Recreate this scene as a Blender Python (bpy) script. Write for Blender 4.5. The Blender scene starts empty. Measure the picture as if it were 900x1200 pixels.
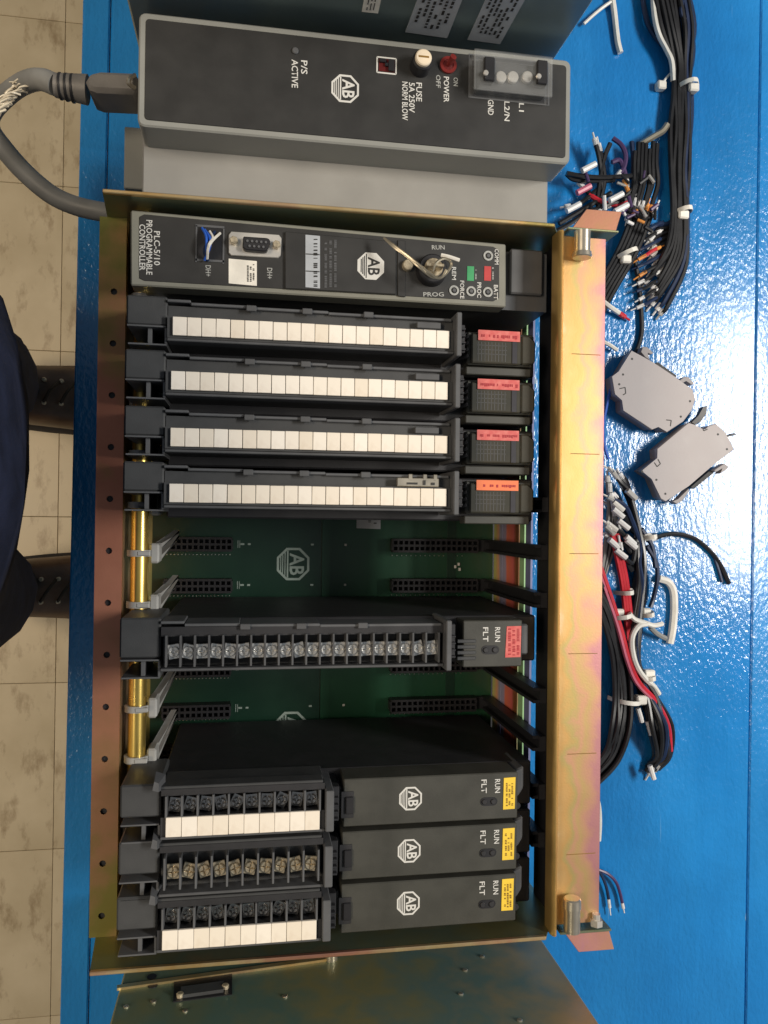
import bpy, bmesh, math, random
from mathutils import Vector, Matrix, noise
R_ = random.Random(7)
SC = bpy.context.scene
COL = SC.collection

# ---------------------------------------------------------------- camera
F = 930.0; H = 0.655                     # focal length in photo pixels (900 wide), camera height over the bench
dn = Vector((-155.8, 4.6, F)).normalized()          # straight down, in camera axes (right, down, forward)
ax = Vector((1, .01237, 0)); ax = (ax - dn * ax.dot(dn)).normalized()
az = -dn; ay = az.cross(ax)
def to_world(c): return Vector((ax.dot(c), ay.dot(c), az.dot(c)))
cr, cd, cf = (to_world(Vector(v)) for v in ((1,0,0),(0,1,0),(0,0,1)))
cam_d = bpy.data.cameras.new('camera'); cam = bpy.data.objects.new('camera', cam_d); COL.objects.link(cam)
m = Matrix((cr, -cd, -cf)).transposed().to_4x4(); m.translation = (0, 0, H); cam.matrix_world = m
cam_d.sensor_fit = 'HORIZONTAL'; cam_d.sensor_width = 36; cam_d.lens = 36 * F / 900
cam_d.clip_start = .01; cam_d.clip_end = 60
SC.camera = cam

# ---------------------------------------------------------------- light
world = bpy.data.worlds.new('World'); SC.world = world; world.use_nodes = True
wb = world.node_tree.nodes['Background']; wb.inputs[0].default_value = (.86, .93, 1, 1); wb.inputs[1].default_value = .18
def area(name, loc, aim, sx, sy, power, col):
    l = bpy.data.lights.new(name, 'AREA'); l.shape = 'RECTANGLE'; l.size = sx; l.size_y = sy; l.energy = power; l.color = col
    o = bpy.data.objects.new(name, l); COL.objects.link(o); o.location = loc
    o.rotation_euler = (Vector(aim) - Vector(loc)).to_track_quat('-Z', 'Y').to_euler() if aim else (0, 0, 0)
area('ceiling_lamp', (1.98, .30, 2.1), None, .52, 1.0, 100, (1, .95, .87))
area('ceiling_lamp', (-1.40, .10, 2.1), None, .6, 1.0, 42, (1, .82, .60))
SC.view_settings.view_transform = 'Standard'; SC.view_settings.look = 'None'
SC.view_settings.exposure = 0.0; SC.view_settings.gamma = 1

# ---------------------------------------------------------------- measuring helpers
def at(px, py, z):
    r = to_world(Vector((px - 450, py - 600, F))); t = (z - H) / r.z
    return Vector((r.x * t, r.y * t, z))
def aty(px, py, Y):
    r = to_world(Vector((px - 450, py - 600, F))); t = Y / r.y
    return Vector((r.x * t, Y, H + r.z * t))
def atx(px, py, X):
    r = to_world(Vector((px - 450, py - 600, F))); t = X / r.x
    return Vector((X, r.y * t, H + r.z * t))

# ---------------------------------------------------------------- materials
def s2l(c): return tuple(((v/255)/12.92 if v/255 <= .04045 else ((v/255+.055)/1.055)**2.4) for v in c)
def mat(name, col, rough=.5, metal=0., var=.12, vscale=60, bump=0., bscale=400, col2=None, stretch=(1,1,1), coat=0., spec=.5, rvar=.08, contrast=(.35,.65), alpha=1, trans=0.):
    M = bpy.data.materials.new(name); M.use_nodes = True; nt = M.node_tree; b = nt.nodes['Principled BSDF']
    tc = nt.nodes.new('ShaderNodeTexCoord'); mp = nt.nodes.new('ShaderNodeMapping'); mp.inputs['Scale'].default_value = stretch
    nt.links.new(tc.outputs['Object'], mp.inputs[0])
    n = nt.nodes.new('ShaderNodeTexNoise'); n.inputs['Scale'].default_value = vscale; n.inputs['Detail'].default_value = 5
    nt.links.new(mp.outputs[0], n.inputs['Vector'])
    r = nt.nodes.new('ShaderNodeValToRGB'); r.color_ramp.elements[0].position = contrast[0]; r.color_ramp.elements[1].position = contrast[1]
    c2 = col2 or tuple(min(1, v*(1+var)) for v in col); c1 = col if col2 else tuple(v*(1-var) for v in col)
    r.color_ramp.elements[0].color = (*c1, 1); r.color_ramp.elements[1].color = (*c2, 1)
    nt.links.new(n.outputs[0], r.inputs[0]); nt.links.new(r.outputs[0], b.inputs['Base Color'])
    mr = nt.nodes.new('ShaderNodeMapRange'); mr.inputs[3].default_value = max(.02, rough-rvar); mr.inputs[4].default_value = min(1, rough+rvar)
    nt.links.new(n.outputs[0], mr.inputs[0]); nt.links.new(mr.outputs[0], b.inputs['Roughness'])
    b.inputs['Metallic'].default_value = metal; b.inputs['Specular IOR Level'].default_value = spec
    b.inputs['Coat Weight'].default_value = coat; b.inputs['Coat Roughness'].default_value = .15
    b.inputs['Transmission Weight'].default_value = trans; b.inputs['Alpha'].default_value = alpha
    if bump:
        n2 = nt.nodes.new('ShaderNodeTexNoise'); n2.inputs['Scale'].default_value = bscale; n2.inputs['Detail'].default_value = 3
        nt.links.new(mp.outputs[0], n2.inputs['Vector'])
        bp = nt.nodes.new('ShaderNodeBump'); bp.inputs['Strength'].default_value = 1; bp.inputs['Distance'].default_value = bump
        nt.links.new(n2.outputs[0], bp.inputs['Height']); nt.links.new(bp.outputs[0], b.inputs['Normal'])
    return M
def ramp_metal(name, cols, scale=14, rough=.34, stretch=(1,.5,1), lo=.28, hi=.72, metal=.9, seed=0.):
    """yellow chromate zinc: interference colours wander over the sheet"""
    M = mat(name, (.5,.5,.5), rough, metal, bump=.00004, bscale=900, rvar=.06); nt = M.node_tree; b = nt.nodes['Principled BSDF']
    tc = nt.nodes.new('ShaderNodeTexCoord'); mp = nt.nodes.new('ShaderNodeMapping'); mp.inputs['Scale'].default_value = stretch; mp.inputs['Location'].default_value = (seed, seed*1.7, 0)
    n = nt.nodes.new('ShaderNodeTexNoise'); n.inputs['Scale'].default_value = scale; n.inputs['Detail'].default_value = 6; n.inputs['Roughness'].default_value = .55
    nt.links.new(tc.outputs['Object'], mp.inputs[0]); nt.links.new(mp.outputs[0], n.inputs['Vector'])
    r = nt.nodes.new('ShaderNodeValToRGB'); cr_ = r.color_ramp
    while len(cr_.elements) < len(cols): cr_.elements.new(.5)
    for i, c in enumerate(cols):
        cr_.elements[i].position = lo + (hi-lo)*i/(len(cols)-1); cr_.elements[i].color = (*c, 1)
    nt.links.new(n.outputs[0], r.inputs[0]); nt.links.new(r.outputs[0], b.inputs['Base Color'])
    return M
def axis_metal(name, stops, axis='Y', lo=0., hi=1., rough=.34, metal=.9, wob=.06):
    """chromate colours drifting along one axis of the sheet"""
    M = mat(name, (.5,.5,.5), rough, metal, bump=.00004, bscale=900, rvar=.06); nt = M.node_tree; b = nt.nodes['Principled BSDF']
    tc = nt.nodes.new('ShaderNodeTexCoord'); sp = nt.nodes.new('ShaderNodeSeparateXYZ'); nt.links.new(tc.outputs['Object'], sp.inputs[0])
    mr = nt.nodes.new('ShaderNodeMapRange'); mr.inputs[1].default_value = lo; mr.inputs[2].default_value = hi
    nt.links.new(sp.outputs[axis], mr.inputs[0])
    n = nt.nodes.new('ShaderNodeTexNoise'); n.inputs['Scale'].default_value = 38; n.inputs['Detail'].default_value = 6
    nt.links.new(tc.outputs['Object'], n.inputs['Vector'])
    ma = nt.nodes.new('ShaderNodeMath'); ma.operation = 'MULTIPLY_ADD'; ma.inputs[1].default_value = wob*4; 
    sb = nt.nodes.new('ShaderNodeMath'); sb.operation = 'SUBTRACT'; sb.inputs[1].default_value = .5
    nt.links.new(n.outputs[0], sb.inputs[0]); nt.links.new(sb.outputs[0], ma.inputs[0]); nt.links.new(mr.outputs[0], ma.inputs[2])
    r = nt.nodes.new('ShaderNodeValToRGB'); cr_ = r.color_ramp
    while len(cr_.elements) < len(stops): cr_.elements.new(.5)
    for i, (p, c) in enumerate(stops):
        cr_.elements[i].position = p; cr_.elements[i].color = (*s2l(c), 1)
    nt.links.new(ma.outputs[0], r.inputs[0]); nt.links.new(r.outputs[0], b.inputs['Base Color'])
    return M

def paint_mat():
    M = mat('blue bench paint', (.009, .185, .52), .18, 0, col2=(.016, .225, .58), vscale=9, stretch=(1,.35,1), rvar=.12, spec=.5, coat=.35)
    nt = M.node_tree; b = nt.nodes['Principled BSDF']
    tc = nt.nodes.new('ShaderNodeTexCoord')
    mp = nt.nodes.new('ShaderNodeMapping'); mp.inputs['Scale'].default_value = (1, .55, 1); nt.links.new(tc.outputs['Object'], mp.inputs[0])
    a = nt.nodes.new('ShaderNodeTexNoise'); a.inputs['Scale'].default_value = 300; a.inputs['Detail'].default_value = 2.5
    c = nt.nodes.new('ShaderNodeTexNoise'); c.inputs['Scale'].default_value = 60; c.inputs['Detail'].default_value = 2
    mp2 = nt.nodes.new('ShaderNodeMapping'); mp2.inputs['Scale'].default_value = (1, .12, 1); nt.links.new(tc.outputs['Object'], mp2.inputs[0])
    nt.links.new(mp.outputs[0], a.inputs['Vector']); nt.links.new(mp2.outputs[0], c.inputs['Vector'])
    ad = nt.nodes.new('ShaderNodeMath'); ad.operation = 'MULTIPLY_ADD'; ad.inputs[1].default_value = 1.6
    nt.links.new(c.outputs[0], ad.inputs[0]); nt.links.new(a.outputs[0], ad.inputs[2])
    bp = nt.nodes.new('ShaderNodeBump'); bp.inputs['Strength'].default_value = 1; bp.inputs['Distance'].default_value = .0007
    nt.links.new(ad.outputs[0], bp.inputs['Height']); nt.links.new(bp.outputs[0], b.inputs['Normal'])
    # paint chips
    v = nt.nodes.new('ShaderNodeTexVoronoi'); v.inputs['Scale'].default_value = 16; nt.links.new(mp.outputs[0], v.inputs['Vector'])
    lt = nt.nodes.new('ShaderNodeMath'); lt.operation = 'LESS_THAN'; lt.inputs[1].default_value = .035; nt.links.new(v.outputs['Distance'], lt.inputs[0])
    mx = nt.nodes.new('ShaderNodeMixRGB'); mx.inputs[2].default_value = (.30, .45, .60, 1)
    old = b.inputs['Base Color'].links[0].from_socket
    nt.links.new(lt.outputs[0], mx.inputs[0]); nt.links.new(old, mx.inputs[1]); nt.links.new(mx.outputs[0], b.inputs['Base Color'])
    # grime and fine rubbed scratches
    g = nt.nodes.new('ShaderNodeTexNoise'); g.inputs['Scale'].default_value = 5; g.inputs['Detail'].default_value = 8; g.inputs['Roughness'].default_value = .7
    nt.links.new(tc.outputs['Object'], g.inputs['Vector'])
    gr = nt.nodes.new('ShaderNodeMapRange'); gr.inputs[1].default_value = .35; gr.inputs[2].default_value = .65; gr.inputs[3].default_value = .82; gr.inputs[4].default_value = 1.08
    nt.links.new(g.outputs[0], gr.inputs[0])
    vm = nt.nodes.new('ShaderNodeVectorMath'); vm.operation = 'SCALE'; nt.links.new(mx.outputs[0], vm.inputs[0]); nt.links.new(gr.outputs[0], vm.inputs['Scale'])
    mp3 = nt.nodes.new('ShaderNodeMapping'); mp3.inputs['Scale'].default_value = (150, 9, 1); mp3.inputs['Rotation'].default_value = (0, 0, .5); nt.links.new(tc.outputs['Object'], mp3.inputs[0])
    sc_ = nt.nodes.new('ShaderNodeTexNoise'); sc_.inputs['Scale'].default_value = 1; sc_.inputs['Detail'].default_value = 2; nt.links.new(mp3.outputs[0], sc_.inputs['Vector'])
    th = nt.nodes.new('ShaderNodeMapRange'); th.inputs[1].default_value = .73; th.inputs[2].default_value = .78; th.inputs[4].default_value = .35; nt.links.new(sc_.outputs[0], th.inputs[0])
    m3 = nt.nodes.new('ShaderNodeMixRGB'); m3.inputs[2].default_value = (.22, .42, .62, 1); nt.links.new(th.outputs[0], m3.inputs[0]); nt.links.new(vm.outputs[0], m3.inputs[1]); nt.links.new(m3.outputs[0], b.inputs['Base Color'])
    return M
def tile_mat():
    M = mat('floor tile', (.58, .47, .295), .42, 0, col2=(.70, .58, .385), vscale=9, rvar=.1)
    nt = M.node_tree; b = nt.nodes['Principled BSDF']
    tc = nt.nodes.new('ShaderNodeTexCoord'); oi = nt.nodes.new('ShaderNodeObjectInfo')
    va = nt.nodes.new('ShaderNodeVectorMath'); va.operation = 'ADD'; nt.links.new(tc.outputs['Object'], va.inputs[0]); nt.links.new(oi.outputs['Location'], va.inputs[1])
    mp = nt.nodes.new('ShaderNodeMapping'); mp.inputs['Scale'].default_value = (1, .45, 1); nt.links.new(va.outputs[0], mp.inputs[0])
    n = nt.nodes.new('ShaderNodeTexNoise'); n.inputs['Scale'].default_value = 26; n.inputs['Detail'].default_value = 7; n.inputs['Roughness'].default_value = .65
    nt.links.new(mp.outputs[0], n.inputs['Vector'])
    r = nt.nodes.new('ShaderNodeValToRGB'); r.color_ramp.elements[0].position = .33; r.color_ramp.elements[1].position = .47
    r.color_ramp.elements[0].color = (.42, .33, .24, 1); r.color_ramp.elements[1].color = (1, 1, 1, 1)
    nt.links.new(n.outputs[0], r.inputs[0])
    mx = nt.nodes.new('ShaderNodeMixRGB'); mx.blend_type = 'MULTIPLY'; mx.inputs[0].default_value = .65
    old = b.inputs['Base Color'].links[0].from_socket
    nt.links.new(old, mx.inputs[1]); nt.links.new(r.outputs[0], mx.inputs[2]); nt.links.new(mx.outputs[0], b.inputs['Base Color'])
    return M

def label_mat():
    M = mat('cream label', (.76,.68,.58), .55, col2=(.82,.75,.65), vscale=160, rvar=.05, contrast=(.3,.5)); nt = M.node_tree; b = nt.nodes['Principled BSDF']
    oi = nt.nodes.new('ShaderNodeObjectInfo'); hs = nt.nodes.new('ShaderNodeHueSaturation')
    mr = nt.nodes.new('ShaderNodeMapRange'); mr.inputs[3].default_value = .93; mr.inputs[4].default_value = 1.05
    m2 = nt.nodes.new('ShaderNodeMapRange'); m2.inputs[3].default_value = 1.15; m2.inputs[4].default_value = .7
    nt.links.new(oi.outputs['Random'], mr.inputs[0]); nt.links.new(oi.outputs['Random'], m2.inputs[0]); nt.links.new(mr.outputs[0], hs.inputs['Value']); nt.links.new(m2.outputs[0], hs.inputs['Saturation'])
    nt.links.new(b.inputs['Base Color'].links[0].from_socket, hs.inputs['Color']); nt.links.new(hs.outputs[0], b.inputs['Base Color'])
    return M
GOLD = (.78,.50,.20); PINK = (.72,.36,.24); ROSE = (.70,.33,.30); OLIVE = (.36,.33,.10); GREEN = (.30,.42,.22); SLATE = (.42,.44,.55); STRAW = (.86,.66,.36)
Mt = dict(
 paint = paint_mat(), tile = tile_mat(),
 grout = mat('floor joint', (.17,.125,.08), .8),
 wood = mat('bench timber', (.02,.07,.16), .6, vscale=20),
 rail = axis_metal('chromate rail', [(0,(216,188,148)),(.12,(210,172,116)),(.30,(206,164,104)),(.42,(186,166,108)),(.52,(204,156,124)),(.66,(194,164,112)),(.84,(200,152,124)),(1,(190,134,136))], 'X', .190-.06, .2265-.06, rough=.46, metal=.75, wob=.27),
 flange = axis_metal('chromate flange', [(0,(126,118,58)),(.14,(156,118,84)),(.45,(190,128,104)),(.72,(172,112,90)),(.86,(150,120,76)),(1,(112,110,54))], 'Y', -.26+.04, .185+.04, rough=.45, metal=.65, wob=.14),
 chrom = ramp_metal('chromate sheet', [OLIVE, GOLD, STRAW, PINK, ROSE], 12, rough=.36),
 chromg = ramp_metal('olive chromate sheet', [(.20,.24,.13),(.36,.34,.16),(.26,.33,.24),(.42,.33,.19),(.22,.28,.24)], 9, rough=.38, metal=.85),
 chromt = ramp_metal('dull dark chromate sheet', [(.16,.22,.24),(.22,.29,.30),(.18,.26,.32),(.28,.29,.26)], 7, rough=.36, metal=.75),
 chromb = axis_metal('chromate sheet with painted teal reflection', [(0,(124,128,92)),(.25,(100,128,118)),(.45,(140,136,96)),(.65,(104,130,126)),(.85,(160,144,108)),(1,(176,150,104))], 'X', -.16, .19, rough=.36, metal=.4, wob=.16),  # teal stops put the blue bench's reflection into the base colour
 pink = ramp_metal('rosy chromate tab', [GOLD, PINK, ROSE, (.66,.30,.42)], 40, rough=.4, metal=.7),
 rust = ramp_metal('brown chromate tab', [(.34,.17,.08),(.42,.19,.12),(.36,.22,.09)], 40, rough=.45, metal=.6),
 brass = mat('yellow plated tube', (.80,.58,.16), .3, .9, vscale=20),
 straw = mat('straw chromate', s2l((228,190,120)), .36, .85, vscale=30),
 zinc = mat('bright zinc', (.62,.56,.46), .3, .9),
 steel = mat('nickel steel', (.74,.71,.66), .3, .6),
 screw = mat('screw steel', (.84,.83,.80), .28, .66, var=.12, vscale=500),
 dullscrew = mat('dark screw', (.42,.41,.40), .26, .95, var=.2, vscale=500),
 oldscrew = mat('yellowed screw', (.62,.53,.38), .32, .6, var=.25, vscale=500),
 blackp = mat('black plastic', (.022,.022,.025), .46, bump=.00006, bscale=1500),
 charp = mat('charcoal plastic', (.044,.046,.049), .5, bump=.00006, bscale=1500),
 greyp = mat('dark grey plastic', (.075,.077,.082), .45),
 rimp = mat('worn grey plastic', (.095,.098,.105), .42),
 modp = mat('module front', (.044,.044,.038), .5, bump=.00005, bscale=1200),
 winp = mat('smoked window', (.048,.048,.040), .24, col2=(.058,.052,.038), vscale=45),
 winp2 = mat('smoked window band', (.028,.027,.034), .3),
 panel = mat('dark front panel', (.024,.024,.024), .5, bump=.00003, bscale=2500),
 greypaint = mat('grey enamel', (.25,.255,.24), .42, var=.06, vscale=30, bump=.00005, bscale=1200),
 greypaint2 = mat('light grey enamel', (.27,.265,.25), .45, var=.06, vscale=30, bump=.00005, bscale=1200),
 plcgrey = mat('olive grey enamel', (.205,.205,.175), .45, var=.05, bump=.00004, bscale=1500),
 cable = mat('grey cable jacket', (.24,.24,.23), .5),
 plug = mat('grey plug', (.19,.18,.17), .5, bump=.0001, bscale=600),
 white = mat('white print', (.60,.60,.58), .6, var=.03),
 dimwhite = mat('worn print', (.36,.37,.36), .6, var=.15, vscale=900),
 silk = mat('board print', (.24,.30,.27), .6),
 label = label_mat(),
 paper = mat('white sticker', (.76,.73,.66), .55),
 greysticker = mat('grey sticker', (.40,.43,.47), .4, var=.1),
 pinklab = mat('red label', (.56,.09,.085), .5, col2=(.64,.17,.15), vscale=300),
 orangelab = mat('orange label', (.80,.19,.07), .5, var=.08),
 yellow = mat('yellow label', (.80,.55,.05), .5, var=.08),
 print = mat('black print', (.02,.02,.02), .6), redprint = mat('red print', (.35,.02,.03), .6), brownprint = mat('brown print', (.22,.12,.02), .6),
 pcb = mat('green board', (.003,.022,.012), .35, col2=(.0045,.030,.016), vscale=25, coat=.2),
 pcb2 = mat('lighter green board', (.005,.042,.018), .35, col2=(.007,.058,.025), vscale=25, coat=.2),
 conn = mat('connector black', (.010,.010,.013), .5),
 pin = mat('solder pin', (.5,.5,.46), .3, 1),
 clip = mat('milky clip plastic', (.36,.36,.35), .35, var=.1),
 dingrey = mat('din grey plastic', (.34,.31,.315), .5, var=.04, bump=.00005, bscale=900),
 dinside = mat('din grey edge', (.24,.22,.225), .5),
 wblack = mat('black wire', (.012,.012,.014), .33), wblue = mat('navy wire', (.012,.025,.07), .35), wwhite = mat('white wire', (.70,.68,.63), .42),
 wred = mat('red wire', (.55,.02,.035), .38), wpink = mat('pink wire', (.55,.13,.20), .4), wviolet = mat('violet wire', (.06,.03,.10), .4), worange = mat('orange sleeve', (.70,.28,.06), .45),
 wbright = mat('blue wire', (.03,.12,.55), .4),
 ferr = mat('white ferrule', (.72,.71,.70), .4), tie = mat('nylon tie', (.78,.75,.68), .38),
 cover = mat('clear cover', (.55,.57,.58), .16, alpha=.10, spec=.8, bump=.00015, bscale=300),
 cream = mat('fuse cap', (.72,.62,.48), .4), red = mat('red plastic', (.16,.02,.018), .3), dred = mat('dark red plastic', (.10,.012,.012), .35),
 ledgreen = mat('green flag', (.05,.30,.12), .4), ledred = mat('red flag', (.45,.05,.05), .4), led = mat('led lens', (.12,.12,.12), .2),
 cloth = mat('navy cloth', (.015,.020,.045), .9, var=.3, vscale=35, bump=.0006, bscale=900, spec=.2),
 leather = mat('brown leather', (.12,.066,.038), .42, var=.35, vscale=25, bump=.0004, bscale=220),
 sole = mat('boot sole', (.02,.014,.01), .7), lace = mat('boot lace', (.03,.02,.012), .8),
 wrap = mat('clear plastic shreds', (.70,.62,.48), .25, var=.1),
 ring = mat('key wire', (.40,.36,.28), .35, .8),
)

# ---------------------------------------------------------------- mesh helpers
class MB:
    def __init__(s): s.bm = bmesh.new()
    def prism(s, pts, z0, z1, bev=0.):
        """vertical prism over a list of (x,y); returns nothing"""
        b = bmesh.new()
        area_ = sum(pts[i][0]*pts[(i+1)%len(pts)][1]-pts[(i+1)%len(pts)][0]*pts[i][1] for i in range(len(pts)))
        if area_ < 0: pts = list(reversed(pts))
        lo = [b.verts.new((p[0], p[1], z0)) for p in pts]; hi = [b.verts.new((p[0], p[1], z1)) for p in pts]; n = len(pts)
        b.faces.new(hi); b.faces.new(lo[::-1])
        for i in range(n): b.faces.new((lo[i], lo[(i+1)%n], hi[(i+1)%n], hi[i]))
        if bev: bmesh.ops.bevel(b, geom=[e for e in b.edges if any(v in hi for v in e.verts)], offset=bev, segments=1, affect='EDGES', clamp_overlap=True)
        s.join(b); return s
    def join(s, b, M=None):
        mp = {}
        for v in b.verts: mp[v] = s.bm.verts.new(M @ v.co if M else v.co)
        for f in b.faces:
            try: s.bm.faces.new([mp[v] for v in f.verts])
            except ValueError: pass
        b.free()
    def box(s, x0, x1, y0, y1, z0, z1, bev=0.):
        return s.prism([(x0,y0),(x1,y0),(x1,y1),(x0,y1)], min(z0,z1), max(z0,z1), bev)
    def hull8(s, a, b_):
        """frustum between two 4-point loops"""
        A = [s.bm.verts.new(p) for p in a]; B = [s.bm.verts.new(p) for p in b_]
        s.bm.faces.new(A[::-1]); s.bm.faces.new(B)
        for i in range(4): s.bm.faces.new((A[i], A[(i+1)%4], B[(i+1)%4], B[i]))
        return s
    def cyl(s, p0, p1, r0, r1=None, n=14, bev=0.):
        p0, p1 = Vector(p0), Vector(p1); r1 = r0 if r1 is None else r1; d = (p1-p0).normalized()
        u = d.orthogonal().normalized(); v = d.cross(u)
        A = []; B = []
        for i in range(n):
            a = 2*math.pi*i/n; w = u*math.cos(a)+v*math.sin(a)
            A.append(s.bm.verts.new(p0+w*r0)); B.append(s.bm.verts.new(p1+w*r1))
        s.bm.faces.new(A[::-1])
        if bev:
            Cc = []
            for i in range(n):
                a = 2*math.pi*i/n; w = u*math.cos(a)+v*math.sin(a); Cc.append(s.bm.verts.new(p1+d*bev+w*(r1-bev)))
            s.bm.faces.new(Cc)
            for i in range(n): s.bm.faces.new((B[i], B[(i+1)%n], Cc[(i+1)%n], Cc[i]))
        else: s.bm.faces.new(B)
        for i in range(n): s.bm.faces.new((A[i], A[(i+1)%n], B[(i+1)%n], B[i]))
        return s
    def ring(s, c, r0, r1, h, n=24):
        """flat washer lying in XY"""
        c = Vector(c); L = []
        for r, z in ((r0,0),(r1,0),(r1,h),(r0,h)):
            L.append([s.bm.verts.new(c+Vector((math.cos(2*math.pi*i/n)*r, math.sin(2*math.pi*i/n)*r, z))) for i in range(n)])
        for k in range(4):
            A, B = L[k], L[(k+1)%4]
            for i in range(n): s.bm.faces.new((A[i], B[i], B[(i+1)%n], A[(i+1)%n]))
        return s
    def tube(s, pts, r, n=7, step=4, cap=True):
        P = spline(pts, step); fr = None; prev = None; rings = []
        for i, p in enumerate(P):
            d = (P[min(i+1,len(P)-1)]-P[max(i-1,0)]).normalized()
            if fr is None: u = d.orthogonal().normalized()
            else: u = (fr - d*fr.dot(d)).normalized()
            fr = u; v = d.cross(u)
            rr = r[0]+(r[1]-r[0])*i/(len(P)-1) if isinstance(r, tuple) else r
            rings.append([s.bm.verts.new(p+(u*math.cos(2*math.pi*k/n)+v*math.sin(2*math.pi*k/n))*rr) for k in range(n)])
        for A, B in zip(rings, rings[1:]):
            for k in range(n): s.bm.faces.new((A[k], A[(k+1)%n], B[(k+1)%n], B[k]))
        if cap: s.bm.faces.new(rings[0][::-1]); s.bm.faces.new(rings[-1])
        return s
def spline(pts, step=4):
    P = [Vector(p) for p in pts]
    if len(P) == 2: return [P[0], (P[0]+P[1])/2, P[1]]
    Q = [P[0]*2-P[1]] + P + [P[-1]*2-P[-2]]; out = []
    for i in range(1, len(Q)-2):
        a, b, c, d = Q[i-1], Q[i], Q[i+1], Q[i+2]
        for k in range(step):
            t = k/step
            out.append(.5*((2*b)+(c-a)*t+(2*a-5*b+4*c-d)*t*t+(3*b-a-3*c+d)*t**3))
    out.append(P[-1]); return out

def wloc(o):
    v = Vector((0,0,0))
    while o: v += o.location; o = o.parent
    return v
def thing(name, label, cat, loc, group=None):
    o = bpy.data.objects.new(name, None); o.empty_display_size = .02; COL.objects.link(o); o.location = loc
    o['label'] = label; o['category'] = cat
    if group: o['group'] = group
    return o
def finish(me, material, sharp=35):
    me.materials.append(material)
    for p in me.polygons: p.use_smooth = True
    me.set_sharp_from_angle(angle=math.radians(sharp))
def mesh_of(mb, material, origin=(0,0,0), name='mesh', sharp=35):
    bmesh.ops.recalc_face_normals(mb.bm, faces=mb.bm.faces)
    bmesh.ops.translate(mb.bm, verts=mb.bm.verts, vec=-Vector(origin))
    me = bpy.data.meshes.new(name); mb.bm.to_mesh(me); mb.bm.free(); finish(me, material, sharp); return me
def part(name, mb, material, parent, loc=None, kind=None, label=None, sharp=35):
    """mb: MB in world coordinates, or a ready mesh (then loc says where its own origin stands)"""
    pl = wloc(parent) if parent else Vector((0,0,0))
    if isinstance(mb, MB):
        L = Vector(loc) if loc is not None else pl
        me = mesh_of(mb, material, L, name, sharp)
    else: me = mb; L = Vector(loc)
    o = bpy.data.objects.new(name, me); COL.objects.link(o); o.parent = parent; o.location = L - pl
    if kind: o['kind'] = kind
    if label: o['label'] = label
    return o
def dup(root, offset, label):
    c = root.copy(); COL.objects.link(c); c.location = root.location + Vector(offset); c['label'] = label
    for ch in list(root.children):
        d = ch.copy(); COL.objects.link(d); d.parent = c
        for g in list(ch.children):
            e = g.copy(); COL.objects.link(e); e.parent = d
    return c
def Q(pts, z): return [at(x, y, z).xy for x, y in pts]
def quad(mb, pts, z, d, bev=0.): return mb.prism(Q(pts, z), z-d, z, bev)

# lettering: flat printed text, read from the top of the photo downwards
def text_mesh(txt, bold=.0):
    c = bpy.data.curves.new('txt', 'FONT'); c.body = txt; c.size = 1; c.resolution_u = 2; c.offset = bold; c.align_x = 'LEFT'
    o = bpy.data.objects.new('txt', c); COL.objects.link(o)
    bpy.context.view_layer.update()
    dg = bpy.context.evaluated_depsgraph_get()
    me = bpy.data.meshes.new_from_object(o.evaluated_get(dg)); COL.objects.unlink(o); bpy.data.objects.remove(o); bpy.data.curves.remove(c)
    return me
def lettering(txt, xc, y0, y1, z, cap, parent, m='white', name='lettering', bold=.012, across=False):
    me = text_mesh(txt, bold); vs = me.vertices
    x0 = min(v.co.x for v in vs); x1 = max(v.co.x for v in vs); b0 = min(v.co.y for v in vs); b1 = max(v.co.y for v in vs)
    if across: a = at(y0, xc, z); b = at(y1, xc, z)      # text across the photo: xc is its row, y0..y1 its columns
    else: a = at(xc, y0, z); b = at(xc, y1, z)
    u = b - a; L = u.length; u = u / L; n = Vector((-u.y, u.x, 0)); hgt = cap * L / abs(y1-y0)
    for v in vs:
        s = (v.co.x-x0)/(x1-x0)*L; t = ((v.co.y-b0)/(b1-b0)-.5)*hgt
        v.co = a + u*s + n*t + Vector((0,0,.00015))
    pl = wloc(parent)
    for v in vs: v.co -= pl
    me.materials.clear(); me.materials.append(Mt[m])
    o = bpy.data.objects.new(name, me); COL.objects.link(o); o.parent = parent; return o
def octo(r, k=.4142): return [(r,r*k),(r*k,r),(-r*k,r),(-r,r*k),(-r,-r*k),(-r*k,-r),(r*k,-r),(r,-r*k)]
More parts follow.
